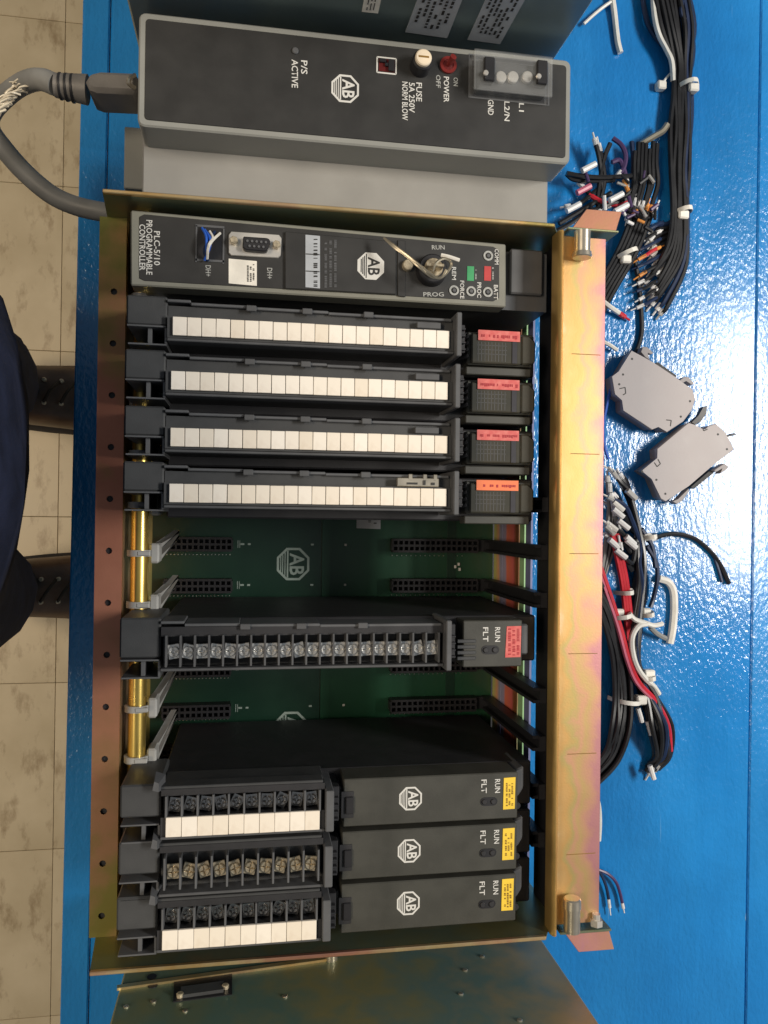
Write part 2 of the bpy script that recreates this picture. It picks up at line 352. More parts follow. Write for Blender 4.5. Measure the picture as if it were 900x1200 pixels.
def logo(xc, yc, z, size, parent, style='line', m='white', dark='panel'):
    """octagon emblem with the letters AB and a ruled band; its top points to the right of the photo"""
    c = at(xc, yc, z); r = (at(xc+size/2, yc, z)-c).length; e = .00018
    def W(u, v): return (c.x + v, c.y - u)              # u reading direction, v up
    mb = MB(); O = octo(r); I = octo(r*.86)
    if style == 'solid': mb.prism([W(*p) for p in O], z, z+e)
    else:
        for i in range(8):
            j = (i+1) % 8; mb.prism([W(*O[i]), W(*O[j]), W(*I[j]), W(*I[i])], z, z+e)
        w = r*.05
        mb.prism([W(-.84*r,-.34*r-w),W(.84*r,-.34*r-w),W(.84*r,-.34*r+w),W(-.84*r,-.34*r+w)], z, z+e)
        for k, hw in ((-.50,.72),(-.64,.58),(-.76,.46)):
            mb.prism([W(-hw*r,k*r-w*.6),W(hw*r,k*r-w*.6),W(hw*r,k*r+w*.6),W(-hw*r,k*r+w*.6)], z, z+e*.9)
    lg = part('octagon_logo', mb, Mt[m], parent)
    if style == 'solid':
        mk = MB(); w = r*.035; zz = z+e
        for k, hw in ((-.34,.9),(-.48,.74),(-.60,.62),(-.72,.5)):
            mk.prism([W(-hw*r,k*r-w),W(hw*r,k*r-w),W(hw*r,k*r+w),W(-hw*r,k*r+w)], zz, zz+.0001)
        part('logo_rule', mk, Mt[dark], lg)
    me = text_mesh('AB', .02); vs = me.vertices
    x0 = min(v.co.x for v in vs); x1 = max(v.co.x for v in vs); b0 = min(v.co.y for v in vs); b1 = max(v.co.y for v in vs)
    pl = wloc(lg)
    for v in vs:
        u_ = ((v.co.x-x0)/(x1-x0)-.5)*1.36*r; v_ = (-.22+(v.co.y-b0)/(b1-b0)*.9)*r
        x, y = W(u_, v_); v.co = Vector((x, y, z+e+.0001)) - pl
    me.materials.clear(); me.materials.append(Mt[dark if style == 'solid' else m])
    o = bpy.data.objects.new('logo_letter', me); COL.objects.link(o); o.parent = lg
    return lg
def fine_print(x0, y0, x1, y1, z, lines, parent, m='print', seed=1, vert=True, fill=.75):
    """rows of print too small to read, as tiny inked dashes (photo pixels)"""
    r = random.Random(seed); mb = MB()
    for k in range(lines):
        if vert:
            xa = x0+(x1-x0)*(k+.2)/lines; xb = x0+(x1-x0)*(k+.75)/lines; y = y0+r.random()*2
            while y < y1-1:
                l = r.uniform(.7, 1.8); 
                if r.random() < fill: mb.prism(Q([(xa+r.uniform(0,.5),y),(xb-r.uniform(0,.4),y),(xb,min(y+l,y1)),(xa,min(y+l,y1))], z+.0003), z, z+.0003)
                y += l+.6
        else:
            ya = y0+(y1-y0)*(k+.2)/lines; yb = y0+(y1-y0)*(k+.75)/lines; x = x0+r.random()*2
            while x < x1-1:
                l = r.uniform(.8, 2.2)
                if r.random() < fill: mb.prism(Q([(x,ya),(min(x+l,x1),ya),(min(x+l,x1),yb),(x,yb)], z+.0003), z, z+.0003)
                x += l+.6
    return part('fine_print', mb, Mt[m], parent, kind='stuff')

# ================================================================ SETTING: floor
FZ = -.885
fl = MB(); fl.box(-4, 5, -5, 5, FZ-.06, FZ-.003)
floor = part('floor', fl, Mt['grout'], None, kind='structure')
tm = MB(); tm.box(-.1521, .1521, -.1521, .1521, -.003, 0, .0006); tme = mesh_of(tm, Mt['tile'], name='floor_tile')
for i in range(-4, 5):
    for j in range(-6, 6):
        x = -.3505 + .305*(i+.5); y = -.0060 + .305*j + .1525
        o = part('floor_tile', tme, None, floor, (x, y, FZ + R_.uniform(-.0002, .0002)))
        o.rotation_euler.z = R_.choice((0, math.pi))

# ================================================================ bench
bench = thing('workbench', 'blue painted plank bench top under the whole rack, glossy where the light falls', 'workbench', (.45, 0, 0))
def edge_x(y): return -.1364 + (.4055-y)/.804*-.0056
Y0, Y1 = -1.0, 1.1
def plank(xa, xb, drop=0., tilt=0.):
    mb = MB(); n = 1
    a0, a1 = edge_x(Y0)+xa, edge_x(Y1)+xa; b0, b1 = edge_x(Y0)+xb, edge_x(Y1)+xb
    mb.prism([(a0,Y0),(b0,Y0),(b1,Y1),(a1,Y1)], -.042, -drop, .0012)
    o = part('plank', mb, Mt['paint'], bench, loc=(edge_x(0)+xa, 0, 0)); o.rotation_euler.y = tilt; return o
s1 = at(127, 110, 0).x - edge_x(.3); s2 = at(885, 450, 0).x - edge_x(.1)
plank(0, s1-.0004); plank(s1+.0004, s2-.0005); plank(s2+.0008, s2+.30, .0006, .05); plank(s2+.3012, s2+.62, .0160)
for x in (-.05, .98):
    for y in (-.9, 1.0):
        mb = MB(); mb.box(x-.045, x+.045, y-.045, y+.045, FZ, -.043, .004); part('leg', mb, Mt['wood'], bench)
for y in (-.9, 1.0):
    mb = MB(); mb.box(.0, .93, y-.02, y+.02, -.14, -.043, .003); part('apron', mb, Mt['wood'], bench)

# ================================================================ chassis
WL, WR = -.0795, .2005                 # inner faces of the side walls
YT, YB = .1855, -.2625                 # inner faces of the end plates
LZ = .178                              # top of the end plates
ch = thing('equipment_rack', 'open card rack of yellow zinc sheet lying on its back, half filled with black modules', 'equipment rack', (.06, -.04, 0))
mb = MB(); mb.box(WL-.0015, WR+.0015, YB-.0015, YT+.0015, .0, .0125); part('back_plate', mb, Mt['chromg'], ch)
# side wall at the left with the turned-out drilled flange
mb = MB(); mb.box(WL-.0015, WL, YB, YT, .0127, .1375); part('side_wall', mb, Mt['chrom'], ch)
def drilled_strip(x0, x1, ys, z, t, holes, r):
    b = MB(); n = 8
    for (ya, yb), (hx, hy) in zip(ys, holes):
        sq = [(x1,(ya+yb)/2),(x1,yb),((x0+x1)/2,yb),(x0,yb),(x0,(ya+yb)/2),(x0,ya),((x0+x1)/2,ya),(x1,ya)]
        ci = [(hx+r*math.cos(math.pi*k/4), hy+r*math.sin(math.pi*k/4)) for k in range(8)]
        V = lambda L, zz: [b.bm.verts.new((p[0], p[1], zz)) for p in L]
        a, c, d, e = V(sq, z), V(ci, z), V(sq, z-t), V(ci, z-t)
        for k in range(8):
            j = (k+1) % 8
            b.bm.faces.new((a[k], a[j], c[j], c[k])); b.bm.faces.new((d[j], d[k], e[k], e[j])); b.bm.faces.new((c[k], c[j], e[j], e[k]))
            if k in (0, 7, 3, 4): b.bm.faces.new((a[j], a[k], d[k], d[j]))
    bmesh.ops.remove_doubles(b.bm, verts=b.bm.verts, dist=.00002); return b
hy = [.1390 - .03237*k for k in range(13)]
cuts = [YT] + [(hy[k]+hy[k+1])/2 for k in range(12)] + [YB]
fx = [(-.0863 - .0019*k/12, hy[k]) for k in range(13)]
b = drilled_strip(-.0955, WL+.0003, [(cuts[k+1], cuts[k]) for k in range(13)], .139, .0016, fx, .0021)
dfl = part('drilled_flange', b, Mt['flange'], ch)
for p_ in dfl.data.polygons: p_.use_smooth = False
for hx, hy_ in fx:
    mb = MB(); mb.cyl((hx, hy_, .1310), (hx, hy_, .1372), .0034, n=10); part('hole_shade', mb, Mt['conn'], dfl)  # black discs standing in for the deep shade seen through the holes
# end plates
lt = [at(120,228,LZ), at(650,268,LZ)]; lb = [at(105,1138,LZ), at(640,1101,LZ)]
for (p, q, y, s, mm) in ((lt[0], lt[1], YT, 1, 'chromg'), (lb[0], lb[1], YB, -1, 'chromg')):
    mb = MB(); xa, xb = p.x, q.x
    yo = y + s*.0016
    P = [(xa, LZ), (xb, LZ), (WR+.0015, .150), (WR+.0015, .0), (WL-.001, .0), (WL-.001, .125), (xa-.004, .139)]
    A = [mb.bm.verts.new((u, y, w)) for u, w in P]; B = [mb.bm.verts.new((u, yo, w)) for u, w in P]
    mb.bm.faces.new(A); mb.bm.faces.new(B[::-1])
    for i in range(len(P)): mb.bm.faces.new((A[i], A[(i+1)%len(P)], B[(i+1)%len(P)], B[i]))
    part('end_plate', mb, Mt['chromg'], ch)
    # rolled bright top edge
    mb = MB(); mb.box(xa, xb, min(y-s*.0003,yo+s*.0004), max(y-s*.0003,yo+s*.0004), LZ-.0022, LZ+.0006, .0005); part('plate_edge', mb, Mt['chrom'], ch)
# right wall: slotted sheet, seen as strips with daylight between them
def z_at(px, py=640): return atx(px, py, WR).z
wallm = axis_metal('chromate wall with painted reflections', [(0,(190,190,110)),(.10,(222,160,120)),(.16,(150,150,175)),(.30,(160,150,180)),(.34,(226,120,90)),(.50,(206,100,96)),(.56,(120,70,40)),(.64,(120,76,40)),(.67,(160,200,150)),(.78,(150,190,140)),(.82,(120,125,165)),(1,(112,120,160))], 'Z', z_at(580), z_at(626), rough=.5, metal=.15, wob=.02)  # stripe colours paint in the metal's reflections and a brown shadow band
for x0, x1, zz0 in ((579,588.6,None),(589,604,None),(604.4,608,None),(609,614.5,None),(616,622,None)):
    mb = MB(); mb.box(WR, WR+.0015, YB+.0002, YT-.0002, max(.0127, z_at(x0)), min(.150, z_at(x1))); part('wall_bar', mb, wallm if x0 < 630 else Mt['chromg'], ch)
mb = MB(); mb.box(WR-.0012, WR+.0022, YB+.0002, YT-.0002, z_at(631.5), .1655); part('shade_strip', mb, Mt['conn'], ch)  # black strip added in place of the shade beside the bar rim
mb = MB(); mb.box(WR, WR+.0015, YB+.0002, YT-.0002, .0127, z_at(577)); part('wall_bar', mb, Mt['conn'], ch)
# cross bars of the slotted wall
# backplane boards
bz = .016; jx = at(377, 650, bz).x
mb = MB(); mb.box(WL+.004, jx-.0003, YB+.002, YT-.002, .0127, bz); bd1 = part('backplane_board', mb, Mt['pcb'], ch)
mb = MB(); mb.box(jx+.0003, WR-.001, YB+.002, YT-.002, .0127, bz-.0004); bd2 = part('backplane_board', mb, Mt['pcb2'], ch)
mb = MB(); x0 = at(524,650,bz).x; mb.box(x0, x0+.007, YB+.004, YT-.004, bz-.0003, bz+.0006); part('board_strip', mb, Mt['pcb'], bd2)
SY = lambda k: -.0224 - .0324*k           # slot centre lines at the backplane
cx0, cx1 = at(194,660,bz).x, at(272,660,bz).x; dx0, dx1 = at(458,640,bz).x, at(556,640,bz).x
def conn_mesh(w):
    b = MB(); b.box(-w/2, w/2, -.0055, -.0038, 0, .011); b.box(-w/2, w/2, .0038, .0055, 0, .011); b.box(-w/2, w/2, -.0009, .0009, 0, .0105)
    n = int(w/.0042)
    for i in range(n+1):
        x = -w/2 + w*i/n; b.box(x-.0007, x+.0007, -.0038, .0038, 0, .010)
    b.box(-w/2, w/2, -.0054, .0054, 0, .002)
    return mesh_of(b, Mt['conn'], name='slot_connector')
cm1, cm2 = conn_mesh(cx1-cx0), conn_mesh(dx1-dx0)
for k in (-1, 0, 1, 3, 4, 5):
    y = SY(k)
    part('slot_connector', cm1, None, bd1, ((cx0+cx1)/2, y, bz)); part('slot_connector', cm2, None, bd2, ((dx0+dx1)/2, y, bz))
b1, b2, bs, bs2 = MB(), MB(), MB(), MB()
for k in (-1, 0, 1, 2, 3, 4, 5):
    y = SY(k)
    for i in range(18):
        x = cx0 + (cx1-cx0)*(i+.3)/18; b1.cyl((x, y-.0085, bz), (x, y-.0085, bz+.0006), .0007, .0004, n=5)
        x = dx0 + (dx1-dx0)*(i+.3)/18
        if i < 16: b2.cyl((x, y-.0085, bz-.0004), (x, y-.0085, bz+.0004), .0007, .0004, n=5)
    for xx, w in ((284,.003),(292,.0022),(366,.0024)):
        x = at(xx, 640, bz).x; bs.box(x-w/2, x+w/2, y-.0007, y+.0007, bz, bz+.0002)
    x = at(281, 640, bz).x; bs.box(x-.0017, x-.0012, y-.003, y+.003, bz, bz+.00025); bs.box(x-.0002, x+.0002, y-.003, y+.003, bz, bz+.00025)
    x = at(405, 640, bz).x; bs2.box(x-.0009, x+.0009, y-.0008, y+.0008, bz-.0004, bz)
part('solder_pins', b1, Mt['pin'], bd1, kind='stuff'); part('solder_pins', b2, Mt['pin'], bd2, kind='stuff')
part('board_marks', bs, Mt['silk'], bd1, kind='stuff'); part('board_marks', bs2, Mt['white'], bd2, kind='stuff')
c = at(343, 660, bz)
# emblems on the board (children of the rack, keeping within three levels)
logo(343.5, 661, bz, 38, ch, 'line', 'silk'); logo(341, 853, bz, 38, ch, 'line', 'silk')
mb = MB(); quad(mb, [(418,600),(446,600),(446,620),(418,619)], bz+.0003, .0007); mb.bm.verts.ensure_lookup_table()
st = part('paper_sticker', mb, Mt['greysticker'], ch)
fine_print(430, 604, 443, 615, bz+.0003, 2, st, seed=4)
# little white part soldered on the board
for px, py in ((533,664),(537,661),(538,667)):
    p = at(px, py, bz); mb = MB(); mb.box(p.x-.0008, p.x+.0008, p.y-.0012, p.y+.0012, bz, bz+.002); part('board_chip', mb, Mt['white'], ch)
# card guides in front of the slotted wall
for k in (-1, 0, 1, 3, 4, 5, 6):
    y = SY(k); b = MB()
    a = [(dx1-.004, y-.0046, .0165), (dx1-.004, y+.0046, .0165), (dx1-.004, y+.0046, .024), (dx1-.004, y-.0046, .024)]
    x2 = WR-.0025
    bq = [(x2, y-.0046, .0165), (x2, y+.0046, .0165), (x2, y+.0046, .135), (x2, y-.0046, .135)]
    b.box(dx1-.002, x2, y-.0048, y+.0048, .0165, .021)
    b.box(x2-.0035, x2+.001, y-.0050, y+.0050, .0165, .142)
    b.box(x2-.0075, x2-.0035, y-.0052, y-.0030, .0165, .140); b.box(x2-.0075, x2-.0035, y+.0030, y+.0052, .0165, .140)
    part('card_guide', b, Mt['conn'], ch)
# plated tube and milky retaining clips along the left wall
tz = .128; tx = at(163.5, 645, tz).x
mb = MB(); mb.cyl((tx, YB+.0005, tz), (tx, YT-.0005, tz), .0056, n=20); part('hinge_tube', mb, Mt['brass'], ch)
def clip_mesh():
    b = MB()
    b.ring((0,0,0), .0059, .0078, .004, 16)
    bmesh.ops.rotate(b.bm, verts=b.bm.verts, cent=(0,0,0), matrix=Matrix.Rotation(math.pi/2, 3, 'X')); bmesh.ops.translate(b.bm, verts=b.bm.verts, vec=(0,.002,0))
    b.box(.0066, .0125, -.0065, .0062, -.012, .003, .0012)
    b.box(-.0005, .0075, -.0016, .0016, .0058, .0082, .0006)
    b.hull8([(.0080,-.0050,-.012),(.0122,-.0050,-.012),(.0122,-.0022,-.012),(.0080,-.0022,-.012)][::-1], [(.0145,.0080,-.07),(.0185,.0080,-.07),(.0185,.0105,-.07),(.0145,.0105,-.07)])
    b.hull8([(.0080,.0030,-.012),(.0122,.0030,-.012),(.0122,.0058,-.012),(.0080,.0058,-.012)][::-1], [(.0145,.0115,-.07),(.0185,.0115,-.07),(.0185,.0135,-.07),(.0145,.0135,-.07)])
    return mesh_of(b, Mt['clip'], name='retaining_clip')
clm = clip_mesh()
for py in (648, 708, 829, 888, 972, 1033, 1096, 410, 472, 532, 592, 350):
    p = at(165, py, tz); part('retaining_clip', clm, None, ch, (tx, p.y, tz))

# locking bar along the right
RZ = .168
ra, rb_ = at(655, 275, RZ), at(712, 285, RZ); rc, rd = at(700, 1085, RZ), at(641, 1100, RZ)
RX0, RX1 = (ra.x+rd.x)/2, (rb_.x+rc.x)/2
mb = MB(); mb.box(RX0+.0026, RX1, YB+.0015, YT-.0015, RZ-.0016, RZ, .0003); mb.box(RX1-.0016, RX1, YB+.0015, YT-.0015, RZ-.020, RZ-.0018)
bar = part('locking_bar', mb, Mt['rail'], ch)
mb = MB()
prof = [(-.0020, -.004), (-.0020, .0055), (-.0014, .0078), (0., .0090), (.0014, .0078), (.0020, .0055), (.0020, .0003), (.0004, -.0002), (.0004, -.004)]
A_ = [mb.bm.verts.new((RX0+.0004+u, YB-.0012, RZ+w_)) for u, w_ in prof]; B_ = [mb.bm.verts.new((RX0+.0004+u, YT-.001, RZ+w_)) for u, w_ in prof]
mb.bm.faces.new(A_); mb.bm.faces.new(B_[::-1])
for i in range(len(prof)): mb.bm.faces.new((A_[i], A_[(i+1)%len(prof)], B_[(i+1)%len(prof)], B_[i]))
part('bar_rim', mb, Mt['straw'], bar, sharp=60)
mb = MB()
for k in range(6):
    y = (at(680,415,RZ).y) - .0648*k
    mb.box(RX0+.011, RX1-.003, y-.00025, y+.00025, RZ-.0003, RZ+.0001)
part('scribe_lines', mb, Mt['brownprint'], bar)
for s, ye, px in ((1, YT, 683), (-1, YB, 671)):
    y = ye + s*.0016
    tabz = RZ+.010 if s > 0 else RZ-.004
    mb = MB(); mb.box(RX0+.006, RX1+.007, min(y, y+s*.0016), max(y, y+s*.0016), RZ-.03, RZ+.004, .0004); eb = part('end_bracket', mb, Mt['chromg'], ch)
    mb = MB(); yy = y+s*.0018
    mb.prism([(RX0+.010, yy), (RX1+.0065, yy), (RX1+.0105, yy+s*.0135), (RX0+.020, yy+s*.0135)], RZ-.001, RZ+.0006, .0003); part('bracket_tab', mb, Mt['pink' if s < 0 else 'rust'], eb)
    sx = at(px, 290 if s > 0 else 1080, RZ+.008).x; mb = MB()
    ys = ye - s*.0005
    if s > 0:
        mb.cyl((sx, ys, RZ+.007), (sx, ys-.0135, RZ+.007), .0052, n=16); mb.cyl((sx, ys-.0136, RZ+.007), (sx, ys-.0165, RZ+.007), .0060, .0064, n=16, bev=.0006)
    else:
        mb.cyl((sx, ys, RZ+.007), (sx, ys+.0150, RZ+.007), .0052, n=16); mb.cyl((sx, ys+.0151, RZ+.007), (sx, ys+.0205, RZ+.007), .0058, .0056, n=16, bev=.0008)
    part('thumb_stud', mb, Mt['zinc'], ch)
    if s < 0:
        x2 = at(697, 1092, RZ).x; mb = MB(); mb.cyl((x2, ys, RZ+.002), (x2, ys+.004, RZ+.002), .0042, n=6); mb.cyl((x2, ys+.004, RZ+.002), (x2, ys+.0075, RZ+.002), .0026, n=10); part('lock_nut', mb, Mt['steel'], ch)

# ================================================================ power supply
PZ, PS = .200, .174
ps = thing('power_supply', 'grey boxed power supply with dark front panel, beside the rack at the photo top', 'power supply', (.065, .235, 0))
fq = Q([(163,12),(669,72),(668,192),(163,148)], PZ); sq_ = Q([(167,168),(642,217),(642,268),(167,231)], PS)
xa, xb = fq[0].x, (fq[1].x+fq[2].x)/2; ya = (fq[2].y+fq[3].y)/2; yb = (fq[0].y+fq[1].y)/2
mb = MB()
def rrect(x0, x1, y0, y1, r, n=3):
    o = []
    for cx, cy, a0 in ((x1-r,y1-r,0),(x0+r,y1-r,90),(x0+r,y0+r,180),(x1-r,y0+r,270)):
        for k in range(n+1):
            a = math.radians(a0+90*k/n); o.append((cx+r*math.cos(a), cy+r*math.sin(a)))
    return o
mb.prism(rrect(xa, xb, ya, yb, .0035), PS, PZ, .0009)
part('housing', mb, Mt['greypaint'], ps)
mb = MB(); mb.box(sq_[0].x, (sq_[1].x+sq_[2].x)/2, .1885, yb-.002, .0005, PS-.0002, .0009); part('lower_case', mb, Mt['greypaint2'], ps)
pq = Q([(171,20),(664,79),(662,185),(169,141)], PZ)
mb = MB(); mb.prism(rrect((pq[0].x+pq[3].x)/2, (pq[1].x+pq[2].x)/2, (pq[2].y+pq[3].y)/2, (pq[0].y+pq[1].y)/2, .002), PZ-.001, PZ+.0005, .0003)
part('front_panel', mb, Mt['panel'], ps)
mb = MB(); e0 = at(146,148,.11); e1 = at(168,222,.11); mb.box(e0.x, sq_[0].x-.0004, e1.y, e0.y, .105, .11, .0006); part('mounting_ear', mb, Mt['greypaint'], ps)
z = PZ+.0005
p = at(346,60,z); mb = MB(); mb.cyl(p, p+Vector((0,0,.0008)), .0019, n=12, bev=.0004); part('indicator_lamp', mb, Mt['rimp'], ps)
lettering('P/S', 356.5, 71, 87, z, 7.5, ps); lettering('ACTIVE', 345.5, 70, 103, z, 7.5, ps)
logo(404.5, 104, z, 32, ps)
q = at(453,77,z); mb = MB(); w = .0056
for s in (-1,1): mb.box(q.x+s*w-.0004, q.x+s*w+.0004, q.y-.0045, q.y+.0045, z, z+.0002); mb.box(q.x-w, q.x+w, q.y+s*.0045-.0004, q.y+s*.0045+.0004, z, z+.0002)
fr = part('socket_outline', mb, Mt['white'], ps)
mb = MB(); mb.box(q.x-.0046, q.x+.0046, q.y-.0036, q.y+.0036, z, z+.00015); part('socket', mb, Mt['dred'], ps)
mb = MB(); mb.box(q.x-.0042, q.x-.0006, q.y+.0012, q.y+.0032, z+.0002, z+.0016); mb.box(q.x+.001, q.x+.0042, q.y-.0034, q.y+.0032, z+.0002, z+.0018); mb.box(q.x-.001, q.x+.0016, q.y-.0008, q.y+.001, z+.0002, z+.0014); part('socket_contact', mb, Mt['conn'], ps)
q = at(492,79,z); mb = MB(); mb.cyl(q, q+Vector((0,0,.008)), .0062, .0058, n=22, bev=.0006); fh = part('fuse_holder', mb, Mt['conn'], ps)
mb = MB(); mb.cyl(q+Vector((0,0,.0087)), q+Vector((0,0,.0105)), .0048, n=22, bev=.0006); part('fuse_cap', mb, Mt['cream'], fh)
mb = MB(); mb.box(q.x-.0030, q.x+.0030, q.y-.0005, q.y+.0005, .2000+.0113, .2000+.0118); part('cap_slot', mb, Mt['brownprint'], fh)
lettering('FUSE', 491, 97, 119, z, 7, ps); lettering('5A 250V', 482.5, 97, 132, z, 7, ps); lettering('NORM BLOW', 474.5, 96, 141, z, 7, ps)
q = at(525,77,z); mb = MB(); mb.ring(q, .0032, .0050, .0014, 22); tg = part('toggle_switch', mb, Mt['red'], ps)
mb = MB(); mb.cyl(q, q+Vector((0,0,.001)), .0032, n=16); part('switch_well', mb, Mt['dred'], tg)
mb = MB(); mb.tube([q+Vector((0,0,.0008)), q+Vector((.0008,.0008,.004)), q+Vector((.0016,.0016,.007))], (.0014,.002), 8); part('switch_lever', mb, Mt['red'], tg)
lettering('ON', 534, 91, 101, z, 5.5, ps, 'dimwhite'); lettering('POWER', 523, 90, 120, z, 6.5, ps); lettering('OFF', 513.5, 88, 103, z, 5.5, ps, 'dimwhite')
# mains terminal strip with clear cover
def pxbox(mb, x0, y0, x1, y1, z, d, bev=0.):
    a = at(x0,(y0+y1)/2,z); b = at(x1,(y0+y1)/2,z); c_ = at((x0+x1)/2,y0,z); d_ = at((x0+x1)/2,y1,z)
    return mb.box(a.x, b.x, d_.y, c_.y, z-d, z, bev)
mb = MB(); pxbox(mb, 549, 68, 644, 119, z+.0003, .0003); part('strip_outline', mb, Mt['rimp'], ps)
mb = MB(); pxbox(mb, 550.5, 69.5, 642.5, 117.5, z+.0006, .0006); part('strip_well', mb, Mt['conn'], ps)
mb = MB(); pxbox(mb, 560, 74, 640, 108, z+.007, .006, .0006); tsb = part('mains_terminal_strip', mb, Mt['charp'], ps)
for px in (586, 600, 617):
    q = at(px, 92, z+.0072); mb = MB(); mb.cyl(q, q+Vector((0,0,.002)), .0034, n=14, bev=.0005); part('terminal_screw', mb, Mt['steel'], tsb)
for px, py in ((574,80),(636,84)):
    mb = MB(); pxbox(mb, px-6, py-14, px+6, py+14, z+.0128, .0060, .0005); part('cover_latch', mb, Mt['conn'], ps)
    q = at(px-5, py+6, z+.0130); mb = MB(); mb.cyl(q, q+Vector((0,0,.001)), .0016, n=8, bev=.0003); part('latch_rivet', mb, Mt['steel'], ps)
b = MB(); zc = z+.0115
c0 = at(556,90,zc).x; c1 = at(648,90,zc).x; d0 = at(600,108,zc).y; d1 = at(600,61,zc).y
for args in ((c0,c1,d0,d1,zc-.0012,zc),(c0,c0+.0012,d0,d1,z+.001,zc-.0013),(c1-.0012,c1,d0,d1,z+.001,zc-.0013),(c0+.0013,c1-.0013,d0,d0+.0012,z+.001,zc-.0013),(c0+.0013,c1-.0013,d1-.0012,d1,z+.001,zc-.0013)): b.box(*args, .0003)
part('clear_cover', b, Mt['cover'], ps)
lettering('L1', 611, 121, 131, z, 6, ps); lettering('L2/N', 594, 119, 142, z, 6.5, ps); lettering('GND', 575, 117, 135, z, 7, ps)

# ================================================================ processor module
CZ = .165
pc = thing('processor_module', 'wide processor module with grey rim, key switch and octagon emblem, uppermost in rack', 'module', (.045, .158, .02))
PQ = [(153,246),(593,286),(593,360),(153,334)]
w = Q(PQ, CZ); px0, px1 = (w[0].x+w[3].x)/2, (w[1].x+w[2].x)/2; py0, py1 = (w[2].y+w[3].y)/2, (w[0].y+w[1].y)/2
mb = MB(); mb.prism(Q(PQ, CZ), CZ-.014, CZ, .0008); part('face_frame', mb, Mt['plcgrey'], pc)
mb = MB(); mb.box(px0+.006, WR-.008, py0+.002, py1-.002, .022, CZ-.0142); part('module_body', mb, Mt['greyp'], pc)
mb = MB(); mb.box(at(598,320,.155).x, WR-.012, py0+.012, py1-.001, .1510, .1550, .001); part('end_block', mb, Mt['greyp'], pc)
mb = MB(); quad(mb, [(163,254),(169,251),(578,289),(585,293),(585,349),(578,353),(169,329),(163,326)], CZ+.0004, .001, .0002); part('front_panel', mb, Mt['panel'], pc)
z = CZ+.0004
lettering('PLC-5/10', 184, 271, 311, z, 7, pc); lettering('PROGRAMMABLE', 175, 258, 322, z, 7, pc); lettering('CONTROLLER', 166.8, 263, 317, z, 7, pc)
mb = MB()
for a in ((229,264,263,266.5),(229,264,231,307),(261,268,263,309),(229,304,263,306.5)): pxbox(mb, *a, z+.0005, .0005)
part('socket_outline', mb, Mt['rimp'], pc)
mb = MB(); pxbox(mb, 232, 267, 260, 304, z+.0003, .0003); sk = part('cable_socket', mb, Mt['conn'], pc)
for k, (m_, P) in enumerate((('wbright',[(237,268,.001),(242,280,.006),(243,292,.008),(242,304,.003)]),('wbright',[(240,270,.001),(247,284,.007),(246,296,.008),(240,306,.002)]),('wwhite',[(258,274,.001),(250,286,.007),(245,296,.009),(243,305,.003)]),('wwhite',[(246,272,.001),(250,283,.006),(246,293,.010),(244,300,.006)]),('wblue',[(252,272,.001),(245,285,.005),(240,298,.006),(244,306,.001)]))):
    mb = MB(); mb.tube([at(x,y,z)+Vector((0,0,h)) for x,y,h in P], .00085, 6); part('socket_wire', mb, Mt[m_], sk)
mb = MB(); mb.prism([at(x,y,z+.0016).xy for x,y in ((268,275),(271,271),(327,275),(330,279),(329,299),(326,302),(271,299),(268,296))], z, z+.0016, .0003); ds = part('serial_port', mb, Mt['steel'], pc)
mb = MB(); mb.prism([at(x,y,z+.007).xy for x,y in ((285,276),(314,278),(317,281),(314,292),(311,294),(288,292),(284,289))], z+.0017, z+.006, .0006); part('port_shell', mb, Mt['conn'], ds)
mb = MB()
for k in range(5): q = at(290+5.4*k, 282+.4*k, z+.0068); mb.cyl(q-Vector((0,0,.0007)), q-Vector((0,0,.0001)), .0008, n=6)
for k in range(4): q = at(292.5+5.4*k, 288+.4*k, z+.0068); mb.cyl(q-Vector((0,0,.0007)), q-Vector((0,0,.0001)), .0008, n=6)
part('port_pins', mb, Mt['rimp'], ds, kind='stuff')
for px, py in ((274,283),(324,288)):
    q = at(px, py, z+.0017); mb = MB(); mb.cyl(q, q+Vector((0,0,.003)), .0025, n=6, bev=.0004); part('jack_screw', mb, Mt['oldscrew'], ds)
mb = MB(); quad(mb, [(268,303),(301,306),(301,335),(268,332)], z+.0003, .0003); sti = part('paper_sticker', mb, Mt['paper'], pc)
fine_print(289, 309, 299, 330, z+.0003, 3, sti, seed=2)
lettering('DH+', 244, 311, 324, z, 6, pc, 'dimwhite'); lettering('DH+', 316, 314, 327, z, 6, pc, 'dimwhite')
# hinged battery door
mb = MB(); quad(mb, [(334,271),(464,283),(464,345),(334,338)], z+.0018, .0018, .0004); dr = part('battery_door', mb, Mt['panel'], pc)
mb = MB(); quad(mb, [(466,281),(475,282),(475,348),(466,347)], z+.0008, .0008, .0003); part('door_hinge', mb, Mt['panel'], dr)
zz = z+.0018
mb = MB(); quad(mb, [(358,275),(375,276.5),(375,338),(358,336.5)], zz+.0003, .0003); sti = part('rating_sticker', mb, Mt['greysticker'], dr)
for y in (297, 317): 
    mb = MB(); quad(mb, [(358.5,y),(374.5,y+.8),(374.5,y+1.8),(358.5,y+1)], zz+.0006, .0003); part('sticker_rule', mb, Mt['print'], pc)
fine_print(366, 279, 374, 336, zz+.0003, 1, pc, seed=9, fill=.5); fine_print(379, 281, 396, 337, zz, 3, pc, 'rimp', seed=5)
logo(434.5, 312, zz, 31, pc, 'solid', 'white')
q = at(477,312,z); mb = MB(); mb.cyl(q, q+Vector((0,0,.0035)), .0036, .0033, n=14, bev=.0005); part('door_screw', mb, Mt['oldscrew'], pc)
q = at(505,318,z); mb = MB(); mb.cyl(q, q+Vector((0,0,.006)), .0100, .0092, n=26, bev=.0008); ks = part('key_switch', mb, Mt['conn'], pc)
